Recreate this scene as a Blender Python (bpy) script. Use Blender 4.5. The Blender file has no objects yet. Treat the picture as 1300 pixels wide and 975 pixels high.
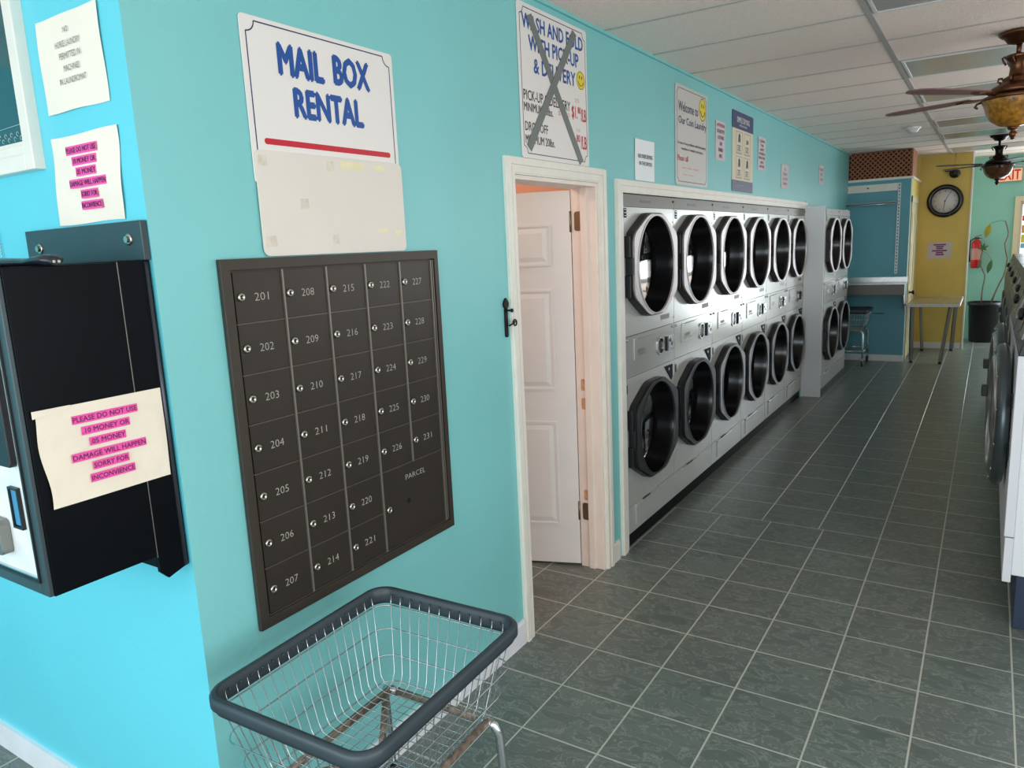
import bpy, math, random
from mathutils import Vector, Matrix
from math import sin, cos, pi, radians

S = bpy.context.scene
COL = S.collection
random.seed(7)

# ------------------------------------------------------------------ camera, world, lights, exposure
F_PX, YAW, PITCH, ROLL = 939.257, 32.92867, -10.39707, -2.67095
cam_data = bpy.data.cameras.new('camera')
cam_data.sensor_width = 36.0
cam_data.lens = F_PX / 1300 * 36.0
cam_data.clip_start = 0.02
cam = bpy.data.objects.new('camera', cam_data)
COL.objects.link(cam)
RM = (Matrix.Rotation(radians(YAW), 3, 'Z') @ Matrix.Rotation(pi / 2 + radians(PITCH), 3, 'X')
      @ Matrix.Rotation(radians(ROLL), 3, 'Z'))
cam.matrix_world = Matrix.Translation((1.652, 0, 1.73)) @ RM.to_4x4()
S.camera = cam

S.view_settings.view_transform = 'Standard'
S.view_settings.look = 'None'
S.view_settings.exposure = 0.25
S.view_settings.gamma = 1.0
S.view_settings.use_curve_mapping = False
try:
    S.cycles.use_denoising = True
    S.cycles.max_bounces = 8
    S.cycles.diffuse_bounces = 5
    S.cycles.glossy_bounces = 4
    S.cycles.transparent_max_bounces = 12
    S.cycles.sample_clamp_indirect = 6.0
except Exception:
    pass

W = bpy.data.worlds.new('sky')
W.use_nodes = True
S.world = W
W.node_tree.nodes['Background'].inputs[0].default_value = (0.72, 0.86, 1.0, 1)
W.node_tree.nodes['Background'].inputs[1].default_value = 1.5


def area(name, loc, rot, sx, sy, power, color):
    d = bpy.data.lights.new(name, 'AREA')
    d.shape = 'RECTANGLE'
    d.size, d.size_y, d.energy, d.color = sx, sy, power, color
    o = bpy.data.objects.new(name, d)
    o.location = loc
    o.rotation_euler = rot
    COL.objects.link(o)
    return o


# daylight through the shop front behind the camera and the glass end door
area('daylight_shop_front', (0.35, -2.62, 1.55), (radians(90), 0, 0), 5.2, 2.1, 96, (0.89, 0.96, 1.0))
area('daylight_end_door', (2.72, 13.45, 1.25), (radians(-90), 0, 0), 1.3, 2.0, 55, (0.86, 0.94, 1.0))
area('added_side_daylight', (3.54, 0.1, 1.55), (0, radians(90), 0), 1.9, 4.2, 42, (1.0, 0.96, 0.91))  # added light from the unseen right side, brightens the near left wall
area('added_far_side_daylight', (3.54, 6.2, 1.75), (0, radians(90), 0), 1.3, 3.2, 30, (1.0, 0.95, 0.88))  # added weaker light further along the unseen right side
p = bpy.data.lights.new('side_room_bulb', 'POINT')
p.energy, p.color, p.shadow_soft_size = 16, (1.0, 0.80, 0.68), 0.12
po = bpy.data.objects.new('side_room_bulb', p)
po.location = (-1.0, 2.5, 2.45)
COL.objects.link(po)


# ------------------------------------------------------------------ materials
def srgb(r, g, b):
    f = lambda c: (c / 255 / 12.92) if c / 255 <= .04045 else ((c / 255 + .055) / 1.055) ** 2.4
    return (f(r), f(g), f(b), 1)


MATS = {}


def mat(name, rgb, rough=.6, metal=0.0, noise=0.0, nscale=8.0, bump=0.0, bscale=60.0, emit=None, spec=.5, coat=0.0, trans=0.0):
    if name in MATS:
        return MATS[name]
    m = bpy.data.materials.new(name)
    m.use_nodes = True
    nt = m.node_tree
    b = nt.nodes['Principled BSDF']
    c = srgb(*rgb)
    b.inputs['Base Color'].default_value = c
    b.inputs['Roughness'].default_value = rough
    b.inputs['Metallic'].default_value = metal
    b.inputs['Specular IOR Level'].default_value = spec
    b.inputs['Coat Weight'].default_value = coat
    b.inputs['Transmission Weight'].default_value = trans
    tc = nt.nodes.new('ShaderNodeTexCoord')
    if noise > 0:
        n = nt.nodes.new('ShaderNodeTexNoise')
        n.inputs['Scale'].default_value = nscale
        n.inputs['Detail'].default_value = 5
        nt.links.new(tc.outputs['Object'], n.inputs['Vector'])
        r = nt.nodes.new('ShaderNodeValToRGB')
        r.color_ramp.elements[0].position = .3
        r.color_ramp.elements[1].position = .7
        r.color_ramp.elements[0].color = [max(0, x * (1 - noise)) for x in c[:3]] + [1]
        r.color_ramp.elements[1].color = [min(1, x * (1 + noise)) for x in c[:3]] + [1]
        nt.links.new(n.outputs['Fac'], r.inputs[0])
        nt.links.new(r.outputs[0], b.inputs['Base Color'])
    if bump > 0:
        n = nt.nodes.new('ShaderNodeTexNoise')
        n.inputs['Scale'].default_value = bscale
        n.inputs['Detail'].default_value = 4
        nt.links.new(tc.outputs['Object'], n.inputs['Vector'])
        bu = nt.nodes.new('ShaderNodeBump')
        bu.inputs['Strength'].default_value = bump
        bu.inputs['Distance'].default_value = .01
        nt.links.new(n.outputs['Fac'], bu.inputs['Height'])
        nt.links.new(bu.outputs[0], b.inputs['Normal'])
    if emit:
        b.inputs['Emission Color'].default_value = srgb(*emit[0])
        b.inputs['Emission Strength'].default_value = emit[1]
    MATS[name] = m
    return m


TEAL = mat('teal_wall_paint', (127, 199, 198), .42, noise=.035, nscale=1.6, bump=.10, bscale=45)
TEAL_LIT = mat('teal_wall_daylit', (100, 206, 221), .45, noise=.03, nscale=1.6, bump=.08, bscale=45)  # same teal paint, with the bluish daylight on it put into the colour
ALC = mat('blue_alcove_paint', (102, 166, 180), .5, noise=.05, nscale=2)
ENDT = mat('mint_end_wall_paint', (146, 206, 190), .5, noise=.04, nscale=2)
YEL = mat('mustard_wall_paint', (222, 194, 98), .5, noise=.09, nscale=2.2, bump=.1, bscale=30)
CREAM = mat('cream_door_paint', (200, 190, 145), .5, noise=.06)
SALMON = mat('salmon_room_paint', (240, 178, 150), .6)
WHITEW = mat('white_wall_paint', (225, 225, 220), .6)
TRIM = mat('white_trim_paint', (236, 230, 218), .38, noise=.035, nscale=12)
TRIMD = mat('dusty_trim_shadow_paint', (205, 196, 180), .5, noise=.1, nscale=20)
DOORW = mat('white_door_paint', (232, 230, 226), .35, noise=.02)
BASEB = mat('white_baseboard_paint', (235, 234, 236), .35, noise=.04, nscale=10)
PLATE = mat('sign_board_white', (232, 226, 220), .35)
BOARDW = mat('sign_backing_board', (226, 217, 206), .5, noise=.02, nscale=5)
TAPE = mat('old_yellow_tape', (232, 222, 180), .4, noise=.06, nscale=30)
TAPER = mat('torn_tape_residue', (218, 207, 190), .6, noise=.12, nscale=50)
PAPER = mat('paper_white', (240, 230, 214), .7, noise=.02, nscale=4)
PAPER2 = mat('paper_cream', (238, 226, 205), .6, noise=.03, nscale=9, bump=.3, bscale=18)
PAPER3 = mat('paper_bright', (240, 243, 244), .7)
INK_BLUE = mat('ink_royal_blue', (22, 78, 152), .4)
INK_NAVY = mat('ink_navy', (38, 44, 92), .4)
INK_BLACK = mat('ink_black', (40, 36, 44), .5)
INK_GREY = mat('ink_grey', (120, 116, 118), .6)
INK_RED = mat('ink_red', (196, 20, 44), .4)
INK_PINK = mat('faded_red_ink', (226, 150, 152), .5)
INK_PLUM = mat('ink_plum', (96, 24, 70), .5)
PINK = mat('pink_highlighter', (240, 82, 168), .6)
SMILE = mat('smiley_yellow', (232, 208, 40), .4)
DUCT = mat('grey_duct_tape', (112, 116, 112), .45)
BRONZE = mat('bronze_anodised_metal', (66, 58, 50), .45, metal=.35, noise=.06, nscale=6)
BRONZED = mat('bronze_door_metal', (58, 51, 45), .42, metal=.35, noise=.08, nscale=5)
DIVIDER = mat('aluminium_divider', (140, 132, 122), .45, metal=.6)
LOCK = mat('lock_nickel', (196, 192, 178), .28, metal=1)
ENGR = mat('engraved_grey', (178, 172, 160), .5)
BLACK = mat('black_enamel', (5, 8, 13), .38, noise=.15, nscale=5, spec=.12)
MATTEB = mat('matte_black', (12, 12, 13), .6, spec=.15)
BLACKM = mat('black_plastic', (20, 20, 22), .42)
BLACKG = mat('black_gloss_ring', (14, 14, 16), .18)
SLATE = mat('slate_painted_steel', (50, 66, 70), .35, noise=.06)
STEELBR = mat('brushed_stainless', (200, 200, 198), .26, metal=1, noise=.05, nscale=3)
STEELD = mat('dull_stainless', (140, 138, 132), .42, metal=.9, noise=.05, nscale=3)
ENAMEL = mat('dryer_enamel', (204, 204, 198), .22, metal=.35, noise=.02)
ENAMELC = mat('dryer_control_enamel', (196, 196, 190), .2, metal=.5, noise=.02)
WENAMEL = mat('white_enamel', (232, 234, 236), .25)
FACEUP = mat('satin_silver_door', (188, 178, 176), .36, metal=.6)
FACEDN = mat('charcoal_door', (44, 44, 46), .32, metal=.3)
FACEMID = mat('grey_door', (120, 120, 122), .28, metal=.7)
DARKHEAD = mat('grey_header_strip', (120, 112, 106), .4, metal=.4)
CHROME = mat('chrome_wire', (205, 208, 210), .2, metal=1)
RUST = mat('rusty_tube', (150, 132, 118), .5, metal=.5, noise=.5, nscale=60)
RUBBER = mat('grey_green_rubber', (50, 62, 68), .42, noise=.08, nscale=9)
RUBBERB = mat('caster_rubber', (34, 34, 36), .6)
FANBR = mat('aged_bronze', (108, 72, 50), .3, metal=.85, noise=.3, nscale=14)
FANDK = mat('dark_bronze', (44, 34, 30), .35, metal=.7)
BLADE = mat('mahogany_blade', (126, 88, 88), .45, noise=.12, nscale=4)
BLADED = mat('dark_walnut_blade', (60, 50, 48), .45)
AMBER = mat('amber_glass', (168, 116, 40), .25, noise=.55, nscale=40, bump=.3, bscale=60)
AMBERD = mat('dim_amber_glass', (92, 56, 30), .25, noise=.3, nscale=40)
LATTICE = mat('lattice_cedar', (166, 104, 70), .6, noise=.15, nscale=20)
LATTICED = mat('lattice_dark_backing', (64, 36, 26), .8)
NAVY = mat('navy_washer_base', (44, 56, 78), .35)
REDX = mat('extinguisher_red', (206, 24, 34), .28)
SOIL = mat('potting_soil', (56, 44, 38), .95, bump=.6, bscale=40)
BARK = mat('plant_stem', (122, 108, 92), .8, noise=.15)
LEAFY = mat('leaf_yellow_green', (160, 148, 44), .5, noise=.15)
LEAFG = mat('leaf_green', (66, 104, 56), .5, noise=.15)
TILEC = mat('ceiling_tile', (246, 228, 217), .9, noise=.03, nscale=40, bump=.5, bscale=90)
TEE = mat('ceiling_grid_tee', (176, 172, 168), .5)
TEEW = mat('troffer_white_frame', (224, 224, 220), .3)
LENS = mat('unlit_troffer_lens', (176, 172, 168), .22, noise=.03, nscale=3)
GLAZED = mat('dark_window_pane', (44, 84, 88), .08, spec=.7)
SWIRL = mat('white_window_writing', (190, 214, 214), .5)
EXITBG = mat('exit_panel', (250, 196, 160), .4, emit=((255, 190, 150), .3))
EXITRED = mat('exit_red', (232, 48, 40), .4)
CLOCKF = mat('clock_face', (226, 222, 224), .3)
PHOTO1 = mat('display_blue', (70, 140, 180), .3)
GROUND = mat('outside_asphalt', (150, 152, 155), .9, noise=.1)
TABLETOP = mat('worn_table_laminate', (150, 138, 100), .35, noise=.12, nscale=7)
BAREWOOD = mat('bare_wood_patch', (206, 160, 120), .7, noise=.2, nscale=40)
HINGE = mat('hinge_brass', (142, 128, 104), .35, metal=.8)
PVIOLET = mat('lavender_paper', (206, 196, 200), .7)


def glass_mat(name, tint, fac_ior=1.5, rough=.02):
    m = bpy.data.materials.new(name)
    m.use_nodes = True
    nt = m.node_tree
    nt.nodes.clear()
    out = nt.nodes.new('ShaderNodeOutputMaterial')
    mx = nt.nodes.new('ShaderNodeMixShader')
    fr = nt.nodes.new('ShaderNodeFresnel')
    fr.inputs[0].default_value = fac_ior
    tr = nt.nodes.new('ShaderNodeBsdfTransparent')
    tr.inputs[0].default_value = tint
    gl = nt.nodes.new('ShaderNodeBsdfGlossy')
    gl.inputs['Roughness'].default_value = rough
    nt.links.new(fr.outputs[0], mx.inputs[0])
    nt.links.new(tr.outputs[0], mx.inputs[1])
    nt.links.new(gl.outputs[0], mx.inputs[2])
    nt.links.new(mx.outputs[0], out.inputs[0])
    return m


DGLASS = glass_mat('dryer_door_glass', (.30, .31, .31, 1), 1.45, .04)
CGLASS = glass_mat('clear_door_glass', (.95, .97, 1, 1))


def floor_mat(name, ox, oy, px, py):
    """slate-look ceramic tile with light grout lines on a px * py grid through (ox, oy)"""
    m = bpy.data.materials.new(name)
    m.use_nodes = True
    nt = m.node_tree
    N, L = nt.nodes, nt.links
    b = N['Principled BSDF']
    tc = N.new('ShaderNodeTexCoord')
    sp = N.new('ShaderNodeSeparateXYZ')
    L.new(tc.outputs['Object'], sp.inputs[0])

    def math_(op, a, v):
        n = N.new('ShaderNodeMath')
        n.operation = op
        for i, s in enumerate((a, v)):
            if s is None:
                continue
            if isinstance(s, (int, float)):
                n.inputs[i].default_value = s
            else:
                L.new(s, n.inputs[i])
        return n.outputs[0]

    def axis(o, off, per):
        t = math_('DIVIDE', math_('SUBTRACT', o, off), per)
        fr = math_('FRACT', t, None)
        d = math_('MINIMUM', fr, math_('SUBTRACT', 1.0, fr))
        return math_('MULTIPLY', d, per), math_('FLOOR', t, None)
    dx, ix = axis(sp.outputs[0], ox, px)
    dy, iy = axis(sp.outputs[1], oy, py)
    d = math_('MINIMUM', dx, dy)
    g = N.new('ShaderNodeMapRange')
    g.inputs['From Min'].default_value = .0026
    g.inputs['From Max'].default_value = .0042
    L.new(d, g.inputs['Value'])
    cmb = N.new('ShaderNodeCombineXYZ')
    L.new(ix, cmb.inputs[0])
    L.new(iy, cmb.inputs[1])
    wn = N.new('ShaderNodeTexWhiteNoise')
    L.new(cmb.outputs[0], wn.inputs['Vector'])
    # veins: stretched noise, shifted per tile
    va = N.new('ShaderNodeVectorMath')
    va.operation = 'ADD'
    sc = N.new('ShaderNodeVectorMath')
    sc.operation = 'SCALE'
    sc.inputs['Scale'].default_value = 9
    L.new(wn.outputs['Color'], sc.inputs[0])
    L.new(tc.outputs['Object'], va.inputs[0])
    L.new(sc.outputs[0], va.inputs[1])
    n1 = N.new('ShaderNodeTexNoise')
    n1.inputs['Scale'].default_value = 10
    n1.inputs['Detail'].default_value = 8
    n1.inputs['Roughness'].default_value = .62
    n1.inputs['Distortion'].default_value = 1.2
    mp = N.new('ShaderNodeMapping')
    mp.inputs['Scale'].default_value = (.8, 1.5, 1)
    mp.inputs['Rotation'].default_value = (0, 0, .4)
    L.new(va.outputs[0], mp.inputs[0])
    L.new(mp.outputs[0], n1.inputs['Vector'])
    vein = math_('SUBTRACT', 1.0, math_('MINIMUM', 1.0, math_('MULTIPLY', math_('ABSOLUTE', math_('SUBTRACT', n1.outputs['Fac'], .5), None), 46.0)))
    ramp = N.new('ShaderNodeValToRGB')
    ramp.color_ramp.elements[0].position = .3
    ramp.color_ramp.elements[0].color = srgb(86, 98, 92)
    ramp.color_ramp.elements[1].position = .72
    ramp.color_ramp.elements[1].color = srgb(112, 123, 116)
    L.new(n1.outputs['Fac'], ramp.inputs[0])
    # per tile tint
    tint = N.new('ShaderNodeMix')
    tint.data_type = 'RGBA'
    tint.blend_type = 'MIX'
    L.new(math_('MULTIPLY', wn.outputs['Value'], .45), tint.inputs[0])
    L.new(ramp.outputs[0], tint.inputs[6])
    tint.inputs[7].default_value = srgb(100, 100, 97)
    v2 = N.new('ShaderNodeMix')
    v2.data_type = 'RGBA'
    L.new(math_('MULTIPLY', vein, .42), v2.inputs[0])
    L.new(tint.outputs[2], v2.inputs[6])
    v2.inputs[7].default_value = srgb(176, 182, 172)
    mx = N.new('ShaderNodeMix')
    mx.data_type = 'RGBA'
    L.new(g.outputs[0], mx.inputs[0])
    mx.inputs[6].default_value = srgb(190, 190, 178)
    L.new(v2.outputs[2], mx.inputs[7])
    L.new(mx.outputs[2], b.inputs['Base Color'])
    b.inputs['Roughness'].default_value = .34
    L.new(math_('ADD', math_('MULTIPLY', n1.outputs['Fac'], .22), .22), b.inputs['Roughness'])
    bu = N.new('ShaderNodeBump')
    bu.inputs['Strength'].default_value = .55
    bu.inputs['Distance'].default_value = .004
    L.new(math_('ADD', g.outputs[0], math_('MULTIPLY', n1.outputs['Fac'], .9)), bu.inputs['Height'])
    L.new(bu.outputs[0], b.inputs['Normal'])
    return m


TILE_A = floor_mat('slate_tile_near', .003, 2.343, .303, .3035)
TILE_B = floor_mat('slate_tile_far', 1.215, 4.4675, .3305, .3305)


# ------------------------------------------------------------------ mesh builder
class Fr:
    """a local frame: point = o + a*u + b*v + c*n"""
    def __init__(s, o, u, v, n):
        s.o, s.u, s.v, s.n = Vector(o), Vector(u), Vector(v), Vector(n)

    def p(s, a, b, c=0.0):
        return s.o + s.u * a + s.v * b + s.n * c


WX = lambda x=0.0, y=0.0, z=0.0: Fr((x, y, z), (0, 1, 0), (0, 0, 1), (1, 0, 0))     # faces +x
WY = lambda x=0.0, y=0.0, z=0.0: Fr((x, y, z), (1, 0, 0), (0, 0, 1), (0, -1, 0))    # faces -y
WN = lambda x=0.0, y=0.0, z=0.0: Fr((x, y, z), (0, -1, 0), (0, 0, 1), (-1, 0, 0))   # faces -x


class MB:
    def __init__(s):
        s.v, s.f, s.mi, s.sm = [], [], [], []
        s.cur = 0

    def face(s, ids, smooth=False):
        s.f.append(tuple(ids)); s.mi.append(s.cur); s.sm.append(smooth)

    def add(s, pts):
        i = len(s.v)
        s.v.extend(Vector(q) for q in pts)
        return i

    def box(s, a, b):
        x0, y0, z0 = a; x1, y1, z1 = b
        if x0 > x1: x0, x1 = x1, x0
        if y0 > y1: y0, y1 = y1, y0
        if z0 > z1: z0, z1 = z1, z0
        i = s.add([(x0, y0, z0), (x1, y0, z0), (x1, y1, z0), (x0, y1, z0), (x0, y0, z1), (x1, y0, z1), (x1, y1, z1), (x0, y1, z1)])
        for q in ((0, 3, 2, 1), (4, 5, 6, 7), (0, 1, 5, 4), (1, 2, 6, 5), (2, 3, 7, 6), (3, 0, 4, 7)):
            s.face([i + k for k in q])
        return s

    def fbox(s, F, a0, a1, b0, b1, c0, c1):
        return s.prism(F, [(a0, b0), (a1, b0), (a1, b1), (a0, b1)], c0, c1)

    def bar(s, p0, p1, w, h=None):
        """rectangular bar between two points"""
        h = h or w
        p0, p1 = Vector(p0), Vector(p1)
        d = (p1 - p0).normalized()
        r = d.cross(Vector((0, 0, 1)))
        if r.length < 1e-4: r = Vector((1, 0, 0))
        r.normalize(); t = r.cross(d)
        F = Fr(p0, r, t, d)
        return s.prism(F, [(-w / 2, -h / 2), (w / 2, -h / 2), (w / 2, h / 2), (-w / 2, h / 2)], 0, (p1 - p0).length)

    def prism(s, F, poly, c0, c1, smooth=False):
        n = len(poly)
        i = s.add([F.p(a, b, c0) for a, b in poly] + [F.p(a, b, c1) for a, b in poly])
        s.face([i + n + k for k in range(n)])
        s.face([i + k for k in reversed(range(n))])
        for k in range(n):
            s.face([i + k, i + (k + 1) % n, i + n + (k + 1) % n, i + n + k], smooth)
        return s

    def ring(s, F, outer, inner, c0, c1, smooth=False, back=True):
        n = len(outer)
        i = s.add([F.p(a, b, c1) for a, b in outer] + [F.p(a, b, c1) for a, b in inner]
                  + [F.p(a, b, c0) for a, b in outer] + [F.p(a, b, c0) for a, b in inner])
        for k in range(n):
            j = (k + 1) % n
            s.face([i + k, i + j, i + n + j, i + n + k])
            s.face([i + 2 * n + k, i + 2 * n + j, i + j, i + k], smooth)
            s.face([i + n + k, i + n + j, i + 3 * n + j, i + 3 * n + k], smooth)
            if back:
                s.face([i + 3 * n + k, i + 3 * n + j, i + 2 * n + j, i + 2 * n + k])
        return s

    def tube(s, path, r, n=8, closed=False, cap=True):
        P = [Vector(q) for q in path]
        m = len(P)
        rs = r if isinstance(r, (list, tuple)) else [r] * m
        ring0 = []
        up = None
        for k in range(m):
            if closed:
                d = (P[(k + 1) % m] - P[k - 1]).normalized()
            else:
                d = (P[min(k + 1, m - 1)] - P[max(k - 1, 0)]).normalized()
            if up is None:
                up = Vector((0, 0, 1)) if abs(d.z) < .9 else Vector((1, 0, 0))
            a = d.cross(up)
            if a.length < 1e-5:
                up = Vector((0, 1, 0)); a = d.cross(up)
            a.normalize()
            b = a.cross(d).normalized()
            up = b
            i = s.add([P[k] + (a * cos(2 * pi * t / n) + b * sin(2 * pi * t / n)) * rs[k] for t in range(n)])
            ring0.append(i)
        segs = m if closed else m - 1
        for k in range(segs):
            i, j = ring0[k], ring0[(k + 1) % m]
            for t in range(n):
                u = (t + 1) % n
                s.face([i + t, i + u, j + u, j + t], True)
        if cap and not closed:
            s.face([ring0[0] + t for t in reversed(range(n))])
            s.face([ring0[-1] + t for t in range(n)])
        return s

    def lathe(s, F, prof, n=32, cap=True):
        """prof: list of (radius, height along n)"""
        rings = []
        for r, h in prof:
            rings.append(s.add([F.p(r * cos(2 * pi * t / n), r * sin(2 * pi * t / n), h) for t in range(n)]))
        for k in range(len(prof) - 1):
            for t in range(n):
                u = (t + 1) % n
                s.face([rings[k] + t, rings[k] + u, rings[k + 1] + u, rings[k + 1] + t], True)
        if cap:
            if prof[0][0] > 1e-4: s.face([rings[0] + t for t in reversed(range(n))])
            if prof[-1][0] > 1e-4: s.face([rings[-1] + t for t in range(n)])
        return s

    def grid(s, fn, nu, nv, smooth=True):
        i = s.add([fn(a / nu, b / nv) for b in range(nv + 1) for a in range(nu + 1)])
        for b in range(nv):
            for a in range(nu):
                q = i + b * (nu + 1) + a
                s.face([q, q + 1, q + nu + 2, q + nu + 1], smooth)
        return s

    def build(s, name, mats, parent=None, world=False, bevel=0, loc=None, fix=True):
        if not isinstance(mats, (list, tuple)): mats = [mats]
        off = Vector((0, 0, 0))
        if world and parent is not None:
            q = parent
            while q is not None:
                off += q.location; q = q.parent
        if loc is not None:
            off = off + Vector(loc)
        me = bpy.data.meshes.new(name)
        me.from_pydata([tuple(v - off) for v in s.v], [], s.f)
        for m in mats: me.materials.append(m)
        me.polygons.foreach_set('material_index', s.mi)
        me.polygons.foreach_set('use_smooth', s.sm)
        if fix:
            import bmesh
            bm = bmesh.new(); bm.from_mesh(me)
            bmesh.ops.recalc_face_normals(bm, faces=bm.faces)
            bm.to_mesh(me); bm.free()
        me.update()
        o = bpy.data.objects.new(name, me)
        COL.objects.link(o)
        if parent is not None: o.parent = parent
        if loc is not None: o.location = Vector(loc) if not (world and parent is not None) else Vector(loc)
        if bevel:
            md = o.modifiers.new('bevel', 'BEVEL')
            md.width = bevel; md.segments = 2; md.limit_method = 'ANGLE'
        return o


def tag(o, label=None, cat=None, group=None, kind=None):
    if label: o['label'] = label
    if cat: o['category'] = cat
    if group: o['group'] = group
    if kind: o['kind'] = kind
    return o


def thing(name, loc, label=None, cat=None, group=None, kind=None, rz=0):
    o = bpy.data.objects.new(name, None)
    o.empty_display_size = .05
    o.location = loc; o.rotation_euler = (0, 0, rz)
    COL.objects.link(o)
    return tag(o, label, cat, group, kind)


def structure(mb, name, mats, parent=None, **k):
    o = mb.build(name, mats, parent, world=parent is not None, **k)
    o['kind'] = 'structure'
    return o


def dup(o, parent=None):
    c = o.copy(); COL.objects.link(c); c.parent = parent
    for ch in list(o.children): dup(ch, c)
    return c


def rrect(a0, a1, b0, b1, r, n=5):
    pts = []
    for cx, cy, t0 in ((a1 - r, b1 - r, 0), (a0 + r, b1 - r, 90), (a0 + r, b0 + r, 180), (a1 - r, b0 + r, 270)):
        for k in range(n + 1):
            t = radians(t0 + 90 * k / n)
            pts.append((cx + r * cos(t), cy + r * sin(t)))
    return pts


def circ(cx, cy, r, n=32, ry=None):
    return [(cx + r * cos(2 * pi * k / n), cy + (ry or r) * sin(2 * pi * k / n)) for k in range(n)]


def hole_loops(poly, cx, cy, r, n=64):
    """sample a convex polygon radially from (cx, cy), exact at its corners, with matching circle points"""
    ang = [2 * pi * k / n for k in range(n)] + [math.atan2(b - cy, a - cx) % (2 * pi) for a, b in poly]
    ang = sorted(set(round(t, 6) for t in ang))
    out, inn = [], []
    m = len(poly)
    for t in ang:
        dx, dy = cos(t), sin(t)
        best = None
        for k in range(m):
            (ax, ay), (bx, by) = poly[k], poly[(k + 1) % m]
            ex, ey = bx - ax, by - ay
            den = dx * ey - dy * ex
            if abs(den) < 1e-12: continue
            tt = ((ax - cx) * ey - (ay - cy) * ex) / den
            uu = ((ax - cx) * dy - (ay - cy) * dx) / den
            if tt > 0 and -1e-6 <= uu <= 1 + 1e-6:
                if best is None or tt < best: best = tt
        out.append((cx + dx * best, cy + dy * best))
        inn.append((cx + dx * r, cy + dy * r))
    return out, inn


_TXT = {}


def text_geo(s, bold=0.0, shear=0.0):
    key = (s, bold, shear)
    if key in _TXT: return _TXT[key]
    cu = bpy.data.curves.new('t', 'FONT')
    cu.body = s; cu.size = 1; cu.offset = bold; cu.shear = shear
    cu.resolution_u = 2
    o = bpy.data.objects.new('t', cu)
    COL.objects.link(o)
    dg = bpy.context.evaluated_depsgraph_get()
    me = o.evaluated_get(dg).to_mesh()
    vs = [(v.co.x, v.co.y) for v in me.vertices]
    fs = [tuple(p_.vertices) for p_ in me.polygons]
    o.evaluated_get(dg).to_mesh_clear()
    bpy.data.objects.remove(o); bpy.data.curves.remove(cu)
    _TXT[key] = (vs, fs)
    return vs, fs


def write(mb, F, s, a0, a1, b0, b1, c=.0006, bold=0.0, shear=0.0, skew=0.0):
    """fit a line of text into the rectangle a0..a1, b0..b1 of frame F"""
    if bold > 0:        # heavier stroke: the same outline laid down again, shifted by a hair
        h_ = (b1 - b0) * bold * 1.3
        for q_, (dx, dy) in enumerate(((h_, 0), (-h_, 0), (0, h_), (0, -h_))):
            write(mb, F, s, a0 + dx, a1 + dx, b0 + dy, b1 + dy, c + .00012 * (q_ + 1), 0.0, shear, skew)
    vs, fs = text_geo(s, min(bold, 0.0), shear)
    if not vs: return mb
    x0 = min(v[0] for v in vs); x1 = max(v[0] for v in vs)
    y0 = min(v[1] for v in vs); y1 = max(v[1] for v in vs)
    i = mb.add([F.p(a0 + (x - x0) / (x1 - x0) * (a1 - a0),
                    b0 + (y - y0) / (y1 - y0) * (b1 - b0) + skew * (x - x0) / (x1 - x0), c) for x, y in vs])
    for f in fs: mb.face([i + k for k in f])
    return mb


def letters(parent, F, lines, m, name='lettering', c=.0006, bold=0.0, shear=0.0, world=True):
    mb = MB()
    for l in lines:
        write(mb, F, *l[:5], c=c, bold=bold, shear=shear, skew=l[5] if len(l) > 5 else 0)
    return mb.build(name, m, parent, world=world, fix=False)


# ================================================================== THE SETTING
CZ = 2.747          # ceiling
Y0, YE = -2.6, 13.6
# floor: near 12 inch grid; a patch of larger tiles beyond y = 4.47, left of x = 1.203
mb = MB()


def quad(x0, y0, x1, y1, m):
    mb.cur = m
    i = mb.add([(x0, y0, 0), (x1, y0, 0), (x1, y1, 0), (x0, y1, 0)])
    mb.face([i, i + 1, i + 2, i + 3])


quad(-2.6, Y0, 3.6, 4.4675, 0)
quad(-2.6, 4.4675, 1.215, YE, 1)
quad(1.215, 4.4675, 3.6, YE, 0)
mb.cur = 0
# slab under the tiles
i = mb.add([(-2.6, Y0, -.1), (3.6, Y0, -.1), (3.6, YE, -.1), (-2.6, YE, -.1)])
mb.face([i, i + 3, i + 2, i + 1])
structure(mb, 'floor', [TILE_A, TILE_B], fix=False)

# ceiling: tiles plus the grid of tees
mb = MB()
mb.box((-2.6, Y0, CZ), (3.6, YE, CZ + .05))
mb.cur = 1
for x in (-1.32 + .2, 1.10, 2.32):
    mb.box((x - .013, Y0, CZ - .006), (x + .013, YE, CZ))
y = 3.50 - .6185 * 9
while y < YE:
    if y > Y0:
        mb.box((-2.6, y - .008, CZ - .0035), (3.6, y + .008, CZ))
    y += .6185
structure(mb, 'ceiling', [TILEC, TEE])

# left wall (mailboxes, door, dryer recess), 0.13 m thick
DY0, DY1, DZ = 2.625, 3.405, 2.025        # side door opening
RY0, RY1, RZ = 3.668, 8.30, 1.99          # dryer recess opening
mb = MB()
T = -.13
mb.box((T, 1.16, 0), (0, DY0, CZ))
mb.box((T, DY0, DZ), (0, DY1, CZ))
mb.box((T, DY1, 0), (0, RY0, CZ))
mb.box((T, RY0, RZ), (0, RY1, CZ))
mb.box((T, RY1, 0), (0, 8.36, CZ))
mb.box((T, 8.36, 2.0), (0, 9.93, CZ))
mb.box((T, 9.93, 0), (0, 11.06, CZ))
structure(mb, 'wall_left', TEAL)
# thin cornice strip at the top of the left wall
structure(MB().box((0, 1.03, CZ - .016), (.014, 11.02, CZ)), 'trim_1', TEAL)
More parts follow.
